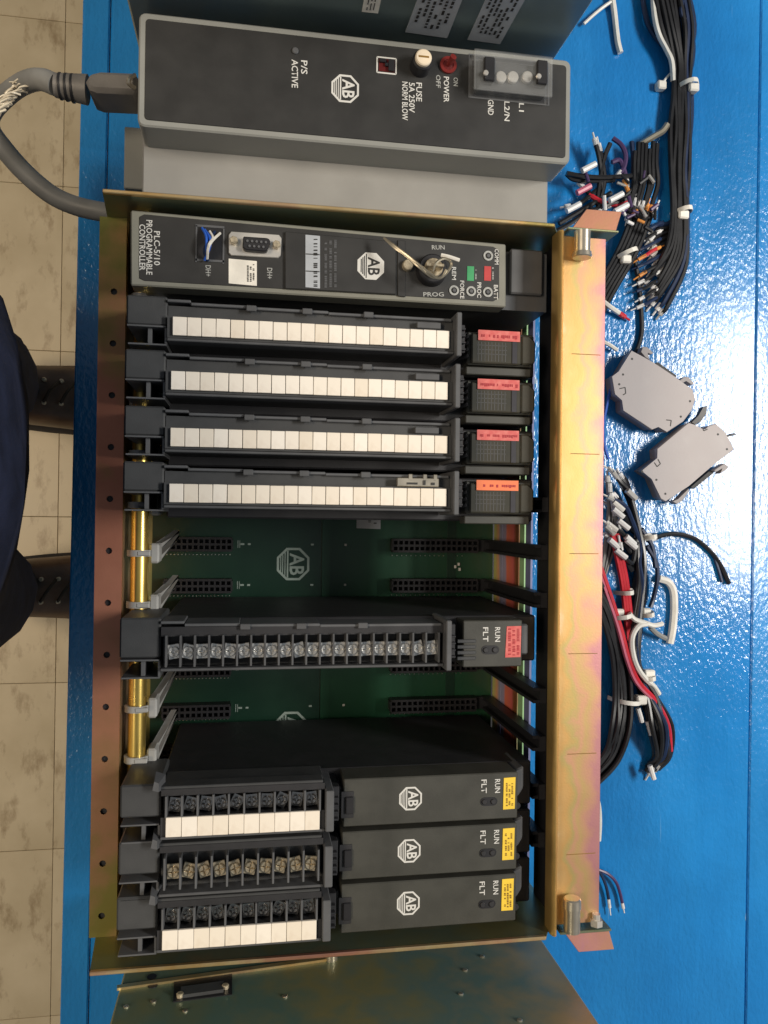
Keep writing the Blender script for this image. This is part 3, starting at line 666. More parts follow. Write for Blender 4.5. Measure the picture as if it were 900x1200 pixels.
mb = MB(); mb.cyl(q+Vector((0,0,.0069)), q+Vector((0,0,.0085)), .0058, n=20, bev=.0004); part('lock_barrel', mb, Mt['oldscrew'], ks)
lettering('RUN', 290, 506, 521, z, 5, pc, 'dimwhite', across=True); lettering('REM', 532, 313, 328, z, 5, pc); lettering('PROG', 345, 496, 520, z, 5, pc, 'dimwhite', across=True)
for px, py in ((572,300),(532,340.5),(552,341.5),(571.5,342.5)):
    q = at(px,py,z); mb = MB(); mb.ring(q, .0020, .0032, .0006, 18); ri = part('indicator_ring', mb, Mt['dimwhite'], pc)
    mb = MB(); mb.cyl(q, q+Vector((0,0,.0009)), .0013, n=10, bev=.0003); part('indicator_lamp', mb, Mt['rimp'], ri)
lettering('COMM', 582, 292, 310, z, 5, pc); lettering('BATT', 581, 334, 351, z, 5, pc); lettering('PROC', 561.5, 331, 349, z, 5, pc); lettering('FORCE', 541.5, 329, 350, z, 5, pc)
for px, m_ in ((551.5,'ledgreen'),(571.5,'ledred')):
    mb = MB(); pxbox(mb, px-4, 312, px+4, 329, z+.0003, .0003); part('colour_flag', mb, Mt[m_], pc)
    fine_print(px+4.5, 313, px+8, 328, z, 1, pc, 'dimwhite', seed=int(px), fill=.8)
# key with its twisted wire loop
ky = thing('key', 'small key in the black switch, with a twisted wire tied through it', 'key', at(505,318,CZ+.009))
q = at(507,316,CZ+.0085); mb = MB(); mb.box(q.x-.006, q.x+.005, q.y-.0009, q.y+.0009, q.z, q.z+.010, .0003); part('key_blade', mb, Mt['oldscrew'], ky)
mb = MB(); mb.tube([at(x,y,CZ+h) for x,y,h in ((452,281,.012),(462,288,.016),(478,300,.019),(493,312,.020),(506,322,.019),(515,326,.017),(524,319,.018),(529,309,.018),(521,303,.019),(511,308,.020),(507,318,.018))], .0009, 6); part('twisted_wire', mb, Mt['ring'], ky)
mb = MB(); mb.tube([at(x,y,CZ+h) for x,y,h in ((450,279,.012),(463,291,.0165),(477,301,.018),(492,314,.0205),(505,324,.018),(517,325,.018),(523,316,.019))], .0008, 6); part('twisted_wire', mb, Mt['ring'], ky)
mb = MB(); mb.tube([at(x,y,CZ+h) for x,y,h in ((517,299,.016),(526,301,.017),(538,305,.016))], .0013, 7); part('white_tag', mb, Mt['wwhite'], ky)

# ================================================================ terminal blocks (field wiring arms)
TZ = .182
tile_l = MB(); tile_l.box(-.00395,.00395,-.0107,0,-.0016,0,.0002); tile_l = mesh_of(tile_l, Mt['label'], name='label_tile')
tile_s = MB(); tile_s.box(-.00435,.00435,-.0112,0,-.0016,0,.0002); tile_s = mesh_of(tile_s, Mt['label'], name='label_tile')
def screw_mesh(m_, r=.0030):
    b = MB()
    b.box(-.0036,.0036,-.0044,.0044,-.0010,0,.0003)
    for k in range(4):
        a0 = k*math.pi/2; g = .00035; pts = []
        d = Vector((math.cos(a0+math.pi/4), math.sin(a0+math.pi/4)))*g*1.4
        pts.append((d.x, d.y))
        for j in range(4):
            a = a0 + math.pi/2*j/3; pts.append((math.cos(a)*r + d.x*.6, math.sin(a)*r + d.y*.6))
        b.prism(pts, .0001, .0016, .0004)
    return mesh_of(b, Mt[m_], name='terminal_screw')
scm, scm2, scm3 = screw_mesh('screw'), screw_mesh('oldscrew'), screw_mesh('dullscrew', .0027)
def div_mesh(l, h, mm): b = MB(); b.box(-.0006,.0006,-l/2,l/2,-h,0,.0002); return mesh_of(b, Mt[mm], name='divider')
def arm(name, label, loc, n, pitch, tiles=True, screws=False, group=None, old=False):
    """loc: world position of the left upper corner of the label row"""
    t = thing(name, label, 'terminal block', loc, group); ox, oy, oz = loc
    L = n*pitch
    long_ = n > 12
    def B(mb, x0,x1,y0,y1,z0,z1,bev=.0004): return mb.box(ox+x0, ox+x1, oy+y0, oy+y1, oz+z0, oz+z1, bev)
    yt, ybm = (.0098, -.0140)
    if not long_: yt, ybm = (.0175, -.0128)
    if screws and long_: yt, ybm = (.0165, -.0110)
    # trough
    mb = MB(); B(mb, -.003, L+.003, ybm, yt-.002, -.036, -.012)
    part('housing', mb, Mt['charp'], t)
    mb = MB()
    if long_ and not screws:
        B(mb, -.003, L+.003, ybm+.002, .0008, -.0119, -.0020, 0)          # bed under the labels
        B(mb, -.003, L+.003, .0010, yt-.0022, -.0119, -.0060, 0)
    else:
        yd = -.001 if tiles else ybm+.002
        if tiles: B(mb, -.003, L+.003, ybm+.0015, -.0004, -.0119, -.0020, 0)
        ys = .0115 if not long_ else .0088
        B(mb, -.003, L+.003, ys, yt-.0022, -.0119, -.0035, 0)
    part('bed', mb, Mt['charp'] if long_ and not screws else Mt['blackp'], t)
    mb = MB(); B(mb, -.003, L+.003, ybm, ybm+.0016, -.0119, -.0005); part('lower_rim', mb, Mt['greyp'], t)
    # stepped upper rim with snap tabs
    mb = MB(); B(mb, -.0035, .010, yt-.0005, yt+.0012, -.030, -.0035); B(mb, .0101, .042, yt-.002, yt-.0003, -.030, -.0030); B(mb, .0421, L*.55, yt-.0026, yt-.0009, -.030, -.0030); B(mb, L*.5501, L+.002, yt-.0032, yt-.0015, -.030, -.0030)
    if not long_:
        mb = MB(); B(mb, -.0035, L+.002, yt-.0021, yt-.0004, -.014, -.0032)
    part('upper_rim', mb, Mt['rimp'] if long_ else Mt['charp'], t)
    for f in ((.045, .078, .115) if long_ else ()):
        mb = MB(); B(mb, f-.003, f+.003, yt-.004, yt-.0005, -.0029, -.0010); part('snap_tab', mb, Mt['greyp'], t)
    # end plate and neck
    mb = MB(); B(mb, L+.0032, L+.0066 if long_ else L+.0082, ybm-.0020 if long_ else ybm+.0005, yt+.001 if long_ else yt-.0055, -.034, .0045 if long_ else .002, .0006); part('end_plate', mb, Mt['rimp'], t)
    mb = MB(); B(mb, L+(.0068 if long_ else .0084), L+.0125, ybm+.003, yt-.003 if long_ else yt-.007, -.034, -.010); 
    for k in range(4): B(mb, L+(.0068 if long_ else .0084), L+.0118, ybm+.004+.0042*k, ybm+.0052+.0042*k, -.0099, -.0060, .0002)
    part('neck', mb, Mt['blackp'], t)
    # pivot arm that hooks over the hinge tube
    xl = -.0265 if long_ else -.0262; xr = -.0034
    mb = MB(); B(mb, xl, xr, (-.0010 if not long_ else -.0045 if not screws else -.0040), yt+(.0030 if long_ else .0005), -.055, -.0055, .0010); part('pivot_arm', mb, Mt['charp'], t)
    mb = MB(); B(mb, xl+.0005, xr-.0005, -.0056, -.0046, -.050, -.0045, .0002); B(mb, xl+.001, xr-.0002, -.0160, -.0150, -.050, -.0055, .0002); B(mb, xr-.0014, xr, -.0149, -.0057, -.050, -.0050, .0002); B(mb, xl+.0118, xl+.0142, -.0149, -.0057, -.050, -.0080, .0002)
    part('pivot_frame', mb, Mt['rimp'], t)
    if not long_:
        mb = MB(); mb.hull8([(ox-.0085,oy+yt-.002,oz-.012),(ox-.0015,oy+yt-.004,oz-.012),(ox-.0015,oy+yt+.004,oz-.012),(ox-.007,oy+yt+.006,oz-.012)], [(ox-.0075,oy+yt-.001,oz+.001),(ox-.0040,oy+yt-.002,oz+.001),(ox-.0040,oy+yt+.003,oz+.001),(ox-.0065,oy+yt+.004,oz+.001)]); part('corner_lug', mb, Mt['rimp'], t)
    if tiles:
        for i in range(n):
            o = part('label_tile', tile_l if long_ else tile_s, None, t, (ox+pitch*(i+.5), oy+R_.uniform(-.00012,.00012), oz+R_.uniform(-.0001,.0001))); o.rotation_euler.z = R_.uniform(-.008,.008)
    if screws:
        yc = .0052 if (not long_ and tiles) else (-.0004 if not long_ else 0.)
        dl = .0125 if (not long_ and tiles) else .0185
        dv = div_mesh(dl, .011, 'rimp' if not long_ else 'greyp')
        for i in range(n+1): part('divider', dv, None, t, (ox+pitch*i, oy+yc+.0005, oz-.0008))
        for i in range(n):
            o = part('terminal_screw', scm2 if old else scm3 if tiles else scm, None, t, (ox+pitch*(i+.5), oy+yc-.0006, oz-(.0086 if tiles else .0070))); o.rotation_euler.z = R_.uniform(-.5,.5) if tiles else R_.uniform(-.3,.3)
    return t
g1 = 'long terminal blocks with twenty cream label tiles'
p0 = at(202, 371, TZ); pr_ = at(527, 387.5, TZ); pit = (pr_.x-p0.x)/20
A1 = arm('terminal_block', 'long black terminal block with cream tiles, next below the processor module', (p0.x, (p0.y+pr_.y)/2, TZ), 20, pit, group=g1)
mb = MB(); ox, oy, oz = A1.location; mb.box(ox+.145, ox+.160, oy+.0012, oy+.0052, oz-.0058, oz-.0016, .0004); part('latch_tab', mb, Mt['greyp'], A1)
ys = []
for (l, r) in (((200,435.5),(526,447)),((199.3,502.5),(525,509.5)),((198,567),(524,572.5))):
    a, b = at(*l, TZ), at(*r, TZ); ys.append((a.x, (a.y+b.y)/2))
labs = ['long black terminal block with cream tiles, second from the processor module', 'long black terminal block with cream tiles, third from the processor module', 'long tiled black terminal block carrying a small silver strip, nearest the bare green board']
arms = [A1]
for (x, y), l in zip(ys, labs): arms.append(dup(A1, (x-p0.x, y-A1.location.y, 0), l))
a4 = arms[3]; a4.children[-1]
for o in list(a4.children):
    if o.name.startswith('latch_tab'): bpy.data.objects.remove(o)
ox, oy, oz = a4.location
mb = MB(); mb.box(ox+.134, ox+.160, oy+.0010, oy+.0062, oz-.0022, oz+.0008, .0004)
for x in (.141, .150, .1565): mb.box(ox+x, ox+x+.0025, oy+.0046, oy+.0085, oz-.0010, oz+.0009, .0003)
part('silver_strip', mb, Mt['zinc'], a4)
mb = MB(); mb.box(ox+.140, ox+.1465, oy+.0022, oy+.0034, oz+.0009, oz+.0013); mb.box(ox+.1500, ox+.1515, oy+.0020, oy+.0048, oz+.0009, oz+.0013); mb.box(ox+.1550, ox+.1572, oy+.0020, oy+.0036, oz+.0009, oz+.0013); part('strip_slots', mb, Mt['print'], a4)
# the open block in the middle
a, b = at(194, 767, TZ), at(515, 758, TZ)
A5 = arm('terminal_block', 'long black terminal block with twenty bare bright screws, alone between green boards', (a.x, (a.y+b.y)/2, TZ), 20, (b.x-a.x)/20, tiles=False, screws=True)
# three short blocks
g2 = 'short terminal blocks with ten terminals'
a, b = at(194, 960, TZ), at(375, 949, TZ); pit2 = (b.x-a.x)/10; sx, sy = a.x, (a.y+b.y)/2
S1 = arm('terminal_block', 'short black terminal block with screws above cream tiles, first below the empty slots', (sx, sy, TZ), 10, pit2, True, True, g2)
a8 = at(190, 1092, TZ); b8 = at(371, 1078, TZ)
S3 = dup(S1, ((a8.x+b8.x)/2-(a.x+b.x)/2, (a8.y+b8.y)/2-sy, 0), 'short black terminal block with screws above cream tiles, at the bottom end plate')
S2 = arm('terminal_block', 'short black terminal block without tiles, yellowed screws bare, between two tiled ones', (sx-.0004, (sy+S3.location.y)/2-.0005, TZ), 10, pit2, False, True, g2, old=True)

# ================================================================ plug-in modules
MZ = .170
MX0 = at(192, 690, .03).x - .004
def mod_body(t, yc, w=.0295, x1=None, top=.1450):
    mb = MB(); mb.box(-.052, x1 or WR-.014, yc-w/2, yc+w/2, .024, top, .001); return part('module_body', mb, Mt['blackp'], t)
g3 = 'input modules with smoked indicator windows'
mods = []
wy = [arms[k].location.y for k in range(4)]
names = ['input module with smoked window and red label, next below the processor', 'input module with smoked window and red label, second from the processor', 'input module with smoked window and red label, third from the processor', 'input module with smoked window and orange label, next to the bare board']
def input_module(k):
    yc = wy[k] - .0045
    t = thing('input_module', names[k], 'module', (.06, yc, .022), g3); mod_body(t, yc-.001, .0285)
    zf = .160; xw0 = at(553, 395, zf).x; xw1 = at(611, 395, zf).x; xc = at(628, 395, zf).x
    yt, yb = yc+.0098, yc-.0105
    mb = MB(); mb.box(at(548,395,zf).x, xc-.002, yc-.0170, yc-.0117, .1455, zf-.003, .0006); part('module_edge', mb, Mt['modp'], t)
    mb = MB(); mb.box(xw0-.002, xc-.001, yb, yt+.001, .1455, zf-.0032, .0008); part('window_base', mb, Mt['modp'], t)
    mb = MB(); mb.box(xw0, xw1, yb+.0006, yt-.0006, zf-.003, zf, .0008); wd = part('indicator_window', mb, Mt['winp'], t)
    mb = MB()
    for i in range(9):
        x = xw0+.004+.0023*i
        mb.box(x, x+.00035, yb+.002, yt-.006, zf, zf+.0002)
    for i in range(3): mb.box(xw0+.0035, xw0+.0235, yb+.0065+i*.0028, yb+.0068+i*.0028, zf, zf+.0002)
    part('window_ribs', mb, Mt['greyp'], wd, kind='stuff')
    mb = MB(); mb.box(xw1-.0062, xw1-.0030, yb+.0012, yt-.0012, zf+.0002, zf+.0006); part('window_band', mb, Mt['winp2'], wd)
    mb = MB(); mb.prism([(xw1+.0003,yb+.001),(xc-.002,yb+.001),(xc,yb+.003),(xc,yt-.004),(xc-.004,yt-.0005),(xw1+.0003,yt-.0005)], zf-.003, zf-.0003, .001); part('window_cap', mb, Mt['winp'], t)
    mb = MB(); mb.box(xw0+.004, xw1-.0012, yt-.0050, yt+.0016, zf+.0003, zf+.0009); lb_ = part('type_label', mb, Mt['orangelab' if k == 3 else 'pinklab'], t)
    # tiny print on the label
    r = random.Random(30+k); mb = MB(); x = xw0+.006
    while x < xw1-.003:
        l = r.uniform(.0004,.0014); h = r.uniform(.0008,.0017)
        if r.random() < .8: mb.box(x, x+l, yt-.0018-h, yt-.0012, zf+.0009, zf+.0011)
        x += l+.0004
    part('fine_print', mb, Mt['redprint'], lb_, kind='stuff')
    # curved cable ribs between block and window
    mb = MB()
    for i in range(4):
        y = yt-.003-.0042*i; x0 = at(539, 395, zf).x
        mb.tube([(x0+.001, y-.001, .150), (x0+.005, y+.0004, .156), (xw0-.0015, y+.0012, .1575)], .0012, 6)
    part('wire_rib', mb, Mt['blackp'], t)
    return t
for k in range(4): mods.append(input_module(k))
# module with the open terminals
q0, q1, q2, q3 = (at(*p, MZ) for p in ((543,728),(612,726),(612,780),(543,783)))
yc = (q0.y+q2.y)/2
M5 = thing('output_module', 'lone module between bare green boards, red label beside RUN and FLT', 'module', (.06, yc, .022))
mod_body(M5, yc+.0005, .0300, top=.1530)
mb = MB(); mb.box(q0.x, q1.x, (q2.y+q3.y)/2, (q0.y+q1.y)/2, .1532, MZ, .0006); part('front_panel', mb, Mt['modp'], M5)
mb = MB(); mb.box(q1.x+.0003, q1.x+.0055, yc-.008, yc+.0115, .1532, MZ-.004, .001); part('end_cap', mb, Mt['greyp'], M5)
def pill(t, px, py, z, lx, ry):
    a = at(px, py, z); mb = MB(); pts = []
    for s in (1,-1):
        for i in range(7):
            an = -math.pi/2 + math.pi*i/6
            pts.append((a.x + s*(lx/2 + ry*math.cos(an)), a.y + s*ry*math.sin(an)))
    mb.prism(pts, z, z+.0003); w_ = part('indicator_slot', mb, Mt['conn'], t)
    for s in (1,-1):
        mb = MB(); c = a+Vector((s*lx/2,0,.0003)); mb.cyl(c, c+Vector((0,0,.0006)), ry*.62, n=12, bev=.0003); part('indicator_lamp', mb, Mt['led' if False else 'blackp'], w_)
pill(M5, 574.5, 761.5, MZ, .0060, .0028)
lettering('RUN', 583, 735, 752, MZ, 6.4, M5); lettering('FLT', 569, 735, 752, MZ, 6.4, M5)
mb = MB(); quad(mb, [(594,734),(611,733.5),(610,770),(592,770.5)], MZ+.0003, .0003); lb_ = part('type_label', mb, Mt['pinklab'], M5); fine_print(595, 736, 610, 768, MZ+.0003, 3, lb_, 'redprint', seed=8)
mb = MB()
for i in range(4): mb.box(q0.x-.004, q0.x+.008, yc-.010+.0036*i, yc-.0078+.0036*i, MZ+.0002, MZ+.0012, .0003)
part('grip_ribs', mb, Mt['charp'], M5)
# three lower modules
g4 = 'modules with emblem and yellow label'
quads = [((403,912),(607,906),(606,959),(402,969)), ((401,975),(606,965),(605,1019),(400,1031)), ((400,1037),(605,1024),(604,1079),(399,1094))]
labs = ['black module with emblem and yellow label, next to the empty slots', 'black module with emblem and yellow label, middle of the lower three', 'black module with emblem and yellow label, against the bottom end plate']
def low_module(qd, label):
    a, b, c, d = (at(*p, MZ) for p in qd); x0, x1 = (a.x+d.x)/2, (b.x+c.x)/2; y0, y1 = (c.y+d.y)/2, (a.y+b.y)/2; yc = (y0+y1)/2
    t = thing('output_module', label, 'module', (.06, yc, .022), g4)
    mod_body(t, yc+.0002, (y1-y0)-.0004, top=.1480)
    mb = MB(); mb.box(x0, x1, y0, y1, .1482, MZ, .0006); part('front_panel', mb, Mt['modp'], t)
    px = lambda u, v: (qd[0][0]*(1-u)*(1-v)+qd[1][0]*u*(1-v)+qd[2][0]*u*v+qd[3][0]*(1-u)*v, qd[0][1]*(1-u)*(1-v)+qd[1][1]*u*(1-v)+qd[2][1]*u*v+qd[3][1]*(1-u)*v)
    return t, px, (x0, x1, y0, y1)
def low_details(t, qd, px, bb, seed):
    x0, x1, y0, y1 = bb; yc = (y0+y1)/2
    mb = MB(); mb.box(x0-.0015, x0+.0062, yc-.0090, yc+.0072, MZ+.0001, MZ+.0006, .0002); lt_ = part('latch_pocket', mb, Mt['blackp'], t)
    mb = MB(); mb.box(x0+.0012, x0+.0060, yc-.0062, yc+.0042, MZ+.0008, MZ+.0022, .0004); part('latch_button', mb, Mt['conn'], lt_)
    mb = MB(); mb.box(x0-.0055, x0-.0004, yc-.006, yc+.008, .150, MZ-.006, .0008); part('latch_tongue', mb, Mt['greyp'], t)
    q = px(.385, .47); logo(*q, MZ, 26.5, t)
    a = px(.885, .08); lettering('RUN', a[0]-.5, a[1]+2, a[1]+18, MZ, 6.4, t); a = px(.805, .08); lettering('FLT', a[0], a[1]+2, a[1]+18, MZ, 6.4, t)
    q = px(.835, .60); pill(t, *q, MZ, .0058, .0027)
    a = px(.92, .08); b = px(.99, .78)
    mb = MB(); quad(mb, [(a[0],a[1]+1),(b[0],a[1]),(b[0]-1,a[1]+37),(a[0]-1,a[1]+38)], MZ+.0004, .0004); lb_ = part('type_label', mb, Mt['yellow'], t)
    fine_print(a[0]+2, a[1]+6, b[0]-2, a[1]+34, MZ+.0004, 3, lb_, 'brownprint', seed=seed, fill=.7)
    mb = MB(); mb.prism([(x1+.0004,y0+.009),(x1+.0036,y0+.011),(x1+.0068,y0+.016),(x1+.0068,y1+.001),(x1+.0004,y1-.0015)], .130, MZ-.008, .001); part('end_cap', mb, Mt['greyp'], t)
    mb = MB(); mb.cyl((x1+.002,y0+.0055,MZ-.012),(x1+.002,y0+.0055,MZ-.006), .0022, n=10); part('latch_post', mb, Mt['blackp'], t)
for i, (qd, lb_) in enumerate(zip(quads, labs)):
    t, px, bb = low_module(qd, lb_); low_details(t, qd, px, bb, 40+i)
# dark shoulder of the first lower module, behind its short terminal block
# ================================================================ neighbouring enclosures
def enclosure(name, label, Yf, s, x0, x1, z1, depth, mm):
    t = thing(name, label, 'metal box', ((x0+x1)/2, Yf+s*depth/2, 0))
    mb = MB(); mb.box(x0, x1, min(Yf, Yf+s*depth), max(Yf, Yf+s*depth), .0005, z1, .0012); part('case', mb, Mt[mm], t); return t
Yt = .287; r_ = aty(655, 62, Yt); l_ = aty(150, 6, Yt)
eb = enclosure('metal_enclosure', 'dark teal sheet metal box with grey stickers, behind the power supply', Yt, 1, l_.x, r_.x, .30, .16, 'chromt')
def wallquad(pts, Y, s, d, mb=None):
    mb = mb or MB(); P = [aty(x, y, Y) for x, y in pts]
    A = [mb.bm.verts.new(p + Vector((0, s*d, 0))) for p in P]; B = [mb.bm.verts.new(p - Vector((0, s*.0002, 0))) for p in P]
    mb.bm.faces.new(A); mb.bm.faces.new(B[::-1])
    for i in range(len(P)): mb.bm.faces.new((A[i], A[(i+1)%len(P)], B[(i+1)%len(P)], B[i]))
    return mb
for k, P in enumerate(([(424,13),(443,15),(447,-3),(427,-3)], [(475,37),(524,44),(546,-12),(494,-14)], [(548,46),(586,51),(618,-6),(573,-10)])):
    s_ = part('rating_sticker', wallquad(P, Yt, -1, .0004), Mt['paper' if k == 0 else 'greysticker'], eb)
    r = random.Random(60+k); mb = MB(); (xa_, ya_), (xb_, yb_), (xc_, yc_), (xd_, yd_) = P
    f = lambda u, v: (xa_*(1-u)*(1-v)+xb_*u*(1-v)+xc_*u*v+xd_*(1-u)*v, ya_*(1-u)*(1-v)+yb_*u*(1-v)+yc_*u*v+yd_*(1-u)*v)
    for i in range(6 if k else 3):
        u = .12+i*.135 if k else .25+.2*i; v = .1+r.random()*.1
        while v < .9:
            l = r.uniform(.03,.09)
            if r.random() < .72: wallquad([f(u,v), f(u+.06,v), f(u+.06,v+l), f(u,v+l)], Yt-.0004, -1, .0002, mb)
            v += l+.03
    part('fine_print', mb, Mt['print'], s_, kind='stuff')
Yb_ = -.294; r_ = aty(662, 1140, Yb_); l_ = aty(138, 1165, Yb_)
ec = enclosure('metal_enclosure', 'olive plated sheet metal box with small screws, below the rack at the photo bottom', Yb_, -1, l_.x, r_.x, .30, .16, 'chromb')
mb = wallquad([(204,1146),(272,1137),(272,1166),(203,1175)], Yb_, 1, .0006); op = part('slot_opening', mb, Mt['conn'], ec)
mb = wallquad([(212,1160),(262,1153),(262,1163),(212,1170)], Yb_+.0006, 1, .002); part('slot_bar', mb, Mt['charp'], op)
for px, py in ((211,1168),(264,1158)):
    q = aty(px, py, Yb_+.0007); mb = MB(); mb.cyl(q, q+Vector((0,.002,0)), .0022, n=8, bev=.0004); part('slot_screw', mb, Mt['oldscrew'], op)
q = aty(388, 1124, Yb_); mb = MB(); mb.cyl(q, q+Vector((0,.004,0)), .0042, n=12, bev=.0012); part('pan_screw', mb, Mt['zinc'], ec)
for px, py in ((148,1180),(217,1185),(334,1168),(180,1174),(545,1137),(565,1121),(609,1196),(540,1165)):
    q = aty(px, py, Yb_); mb = MB(); mb.cyl(q, q+Vector((0,.0005,0)), .0017, n=10, bev=.0003); part('rivet', mb, Mt['zinc'], ec)
mb = wallquad([(137,1157),(395,1121),(395,1125),(137,1161)], Yb_, 1, .0015); part('seam_strip', mb, Mt['chrom'], ec)
for px, py in ((178,1145),(179,1155)):
    q = aty(px, py, Yb_); mb = MB(); mb.cyl(q, q+Vector((0,.0006,0)), .003, n=12); part('dark_hole', mb, Mt['conn'], ec)

# ================================================================ grey cable with moulded plug
cb = thing('power_cable', 'thick grey cable with ribbed moulded plug, looping over the floor side of the bench', 'cable', at(120, 105, .10))
za = .155
plug_a = [at(160,86,za), at(160,108,za)]; 
mb = MB(); a0 = at(161,84,za); a1 = at(160,109,za); b0 = at(112,82,za); b1 = at(104,106,za)
mb.prism([(a0.x,a0.y),(a1.x,a1.y),(b1.x+.002,b1.y),(b1.x-.002,b1.y+.003),(b1.x-.002,b0.y-.004),(b0.x,b0.y)], za-.026, za, .0025); part('plug_body', mb, Mt['plug'], cb)
yc = (b0.y+b1.y)/2; xe = b1.x-.002
mb = MB(); mb.cyl((xe-.001, yc, za-.012), (xe-.020, yc+.001, za-.012),   .0088, .0070, n=18); sl = part('strain_relief', mb, Mt['plug'], cb)
for k in range(3):
    x = xe-.009-.0036*k; mb = MB(); mb.cyl((x, yc+.0003*k, za-.012), (x-.0013, yc+.0003*k, za-.012), .0084-.0003*k, n=18); part('relief_rib', mb, Mt['blackp'], sl)
P = [Vector((xe-.019, yc+.001, za-.012)), at(45,93,.135), at(20,102,.12), at(-8,128,.10), at(-12,150,.09), at(5,175,.085), at(30,203,.08), at(60,228,.078), at(88,241,.078), at(118,248,.080), at(150,252,.08)]
mb = MB(); mb.tube(P, .0066, 14, 6); part('cable_jacket', mb, Mt['cable'], cb)
r = random.Random(3); mb = MB()
for i in range(34):
    u = r.random(); c0_ = at(4+30*u+r.uniform(-3,3), 122-24*u+r.uniform(-9,9), .128+r.uniform(-.006,.006)); d = Vector((-.010, -.010*(1-u)+r.uniform(-.004,.004), r.uniform(-.003,.004)))
    mb.tube([c0_, c0_+d*.5+Vector((0,0,.0015)), c0_+d+Vector((r.uniform(-.003,.003), r.uniform(-.003,.003), -.001))], (.0008,.0004), 4, 2)
part('plastic_strands', mb, Mt['wrap'], cb, kind='stuff')
q = at(153, 95, za+.004); mb = MB()
mb.tube([at(158,88,za), at(152,92,za+.004), at(151,98,za+.004), at(158,103,za)], .0013, 6); part('bail_clip', mb, Mt['zinc'], cb)

# ================================================================ wires
def wire(parent, pts, m='wblack', r=.0021, ends=(0,0), ferr='ferr', tagged=None):
    P = [at(x, y, z) for x, y, z in pts]
    mb = MB(); mb.tube(P, r, 7, 5); w_ = part('wire', mb, Mt[m], parent)
    for e, flag in ((0, ends[0]), (-1, ends[1])):
        if flag:
            a = P[e]; d = (P[e]-P[1 if e == 0 else -2]).normalized()
            mb = MB(); k_ = rw.uniform(.7,1.15); mb.cyl(a-d*.0045*k_, a+d*.0025*k_, r*1.04, n=8); mb.cyl(a+d*.0025*k_, a+d*.0085*k_, r*.42, n=6); part('ferrule', mb, Mt[ferr if isinstance(flag, int) else flag], w_)
    return w_
def tie(parent, a, b, z0, z1, head, hr=.0042):
    """nylon strap over a bundle from a to b, with its square head"""
    p, q = at(*a, z0), at(*b, z0); mid = (p+q)/2; n_ = MB(); L = (q-p); d = L.normalized(); up = Vector((0,0,1)); s_ = d.cross(up)*.0018; R = L.length/2
    pts = []
    for k in range(9):
        an = math.pi*k/8; pts.append(mid - d*R*math.cos(an) + up*(z1-z0)*math.sin(an))
    loop = []
    for c in pts: loop.append((c-s_, c+s_, c+s_+up*.0009, c-s_+up*.0009))
    V = [[n_.bm.verts.new(v) for v in l] for l in loop]
    for A, B in zip(V, V[1:]):
        for i in range(4): n_.bm.faces.new((A[i], A[(i+1)%4], B[(i+1)%4], B[i]))
    n_.bm.faces.new(V[0]); n_.bm.faces.new(V[-1][::-1])
    o = part('cable_tie', n_, Mt['tie'], parent)
    h = at(*head, z1*.6); mb = MB(); mb.box(h.x-hr, h.x+hr, h.y-hr*.8, h.y+hr*.8, h.z-hr*.7, h.z+hr*.7, .0012); part('tie_head', mb, Mt['tie'], o)
rw = random.Random(21)
# --- bundle down from the top right
hA = thing('wire_harness', 'bundle of black wires tied with white straps, running down from the photo top', 'wires', at(800, 110, 0))
for i in range(16):
    u = (i % 8)/7; lay = i//8; z = .004+.0052*lay
    x_top = 768+38*u; x1 = 790+20*u; x2 = 789+17*u; jit = lambda: rw.uniform(-2.4,2.4)
    pts = [(x_top-4, -25, z+.006), (x_top+6+jit(), 30, z+.004), (x1-2+jit(), 75, z), (x1-1+jit(), 108, z), (x1-3+jit(), 150, z), (x2-1+jit(), 200, z), (x2+jit(), 250, z)]
    ye = 262+ i*6.2
    xe_ = 776 - 18*(1-u)*.9 + rw.uniform(-4,4); 
    pts += [(x2-2-4*(1-u), (250+ye)/2+6, z), (xe_+6, ye+2, max(.003,z-.002)), (xe_-2, ye+12, .004)]
    wire(hA, pts, 'wblack' if i % 7 else 'wblue', .0023, (0,1), rw.choice(('ferr','ferr','steel')))
wire(hA, [(750,-20,.006),(757,20,.006),(765,38,.005),(776,52,.005),(788,62,.006)], 'wblue', .0022)
wire(hA, [(806,-20,.014),(798,12,.014),(806,30,.012),(812,50,.009),(811,72,.007),(806,92,.006)], 'wblue', .0022)
wire(hA, [(764,-20,.012),(767,18,.013),(772,40,.012),(781,58,.011),(787,72,.011),(789,95,.009)], 'wwhite', .0024)
tie(hA, (787,107), (813,104), .001, .0185, (812,103), .0048); tie(hA, (785,252), (806,250), .001, .0175, (800,252), .0048)
mb = MB(); mb.tube([at(790,82,.006), at(782,90,.006), at(776,98,.005)], .0011, 6); o = part('cable_tie', mb, Mt['tie'], hA); h = at(775,100,.005); mb = MB(); mb.box(h.x-.0042, h.x+.0042, h.y-.0038, h.y+.0038, .001, .0075, .0012); part('tie_head', mb, Mt['tie'], o)
# bare stranded tail
wire(hA, [(782,146,.012),(776,154,.012),(766,160,.012),(756,166,.011),(751,169,.010)], 'ring', .0028)
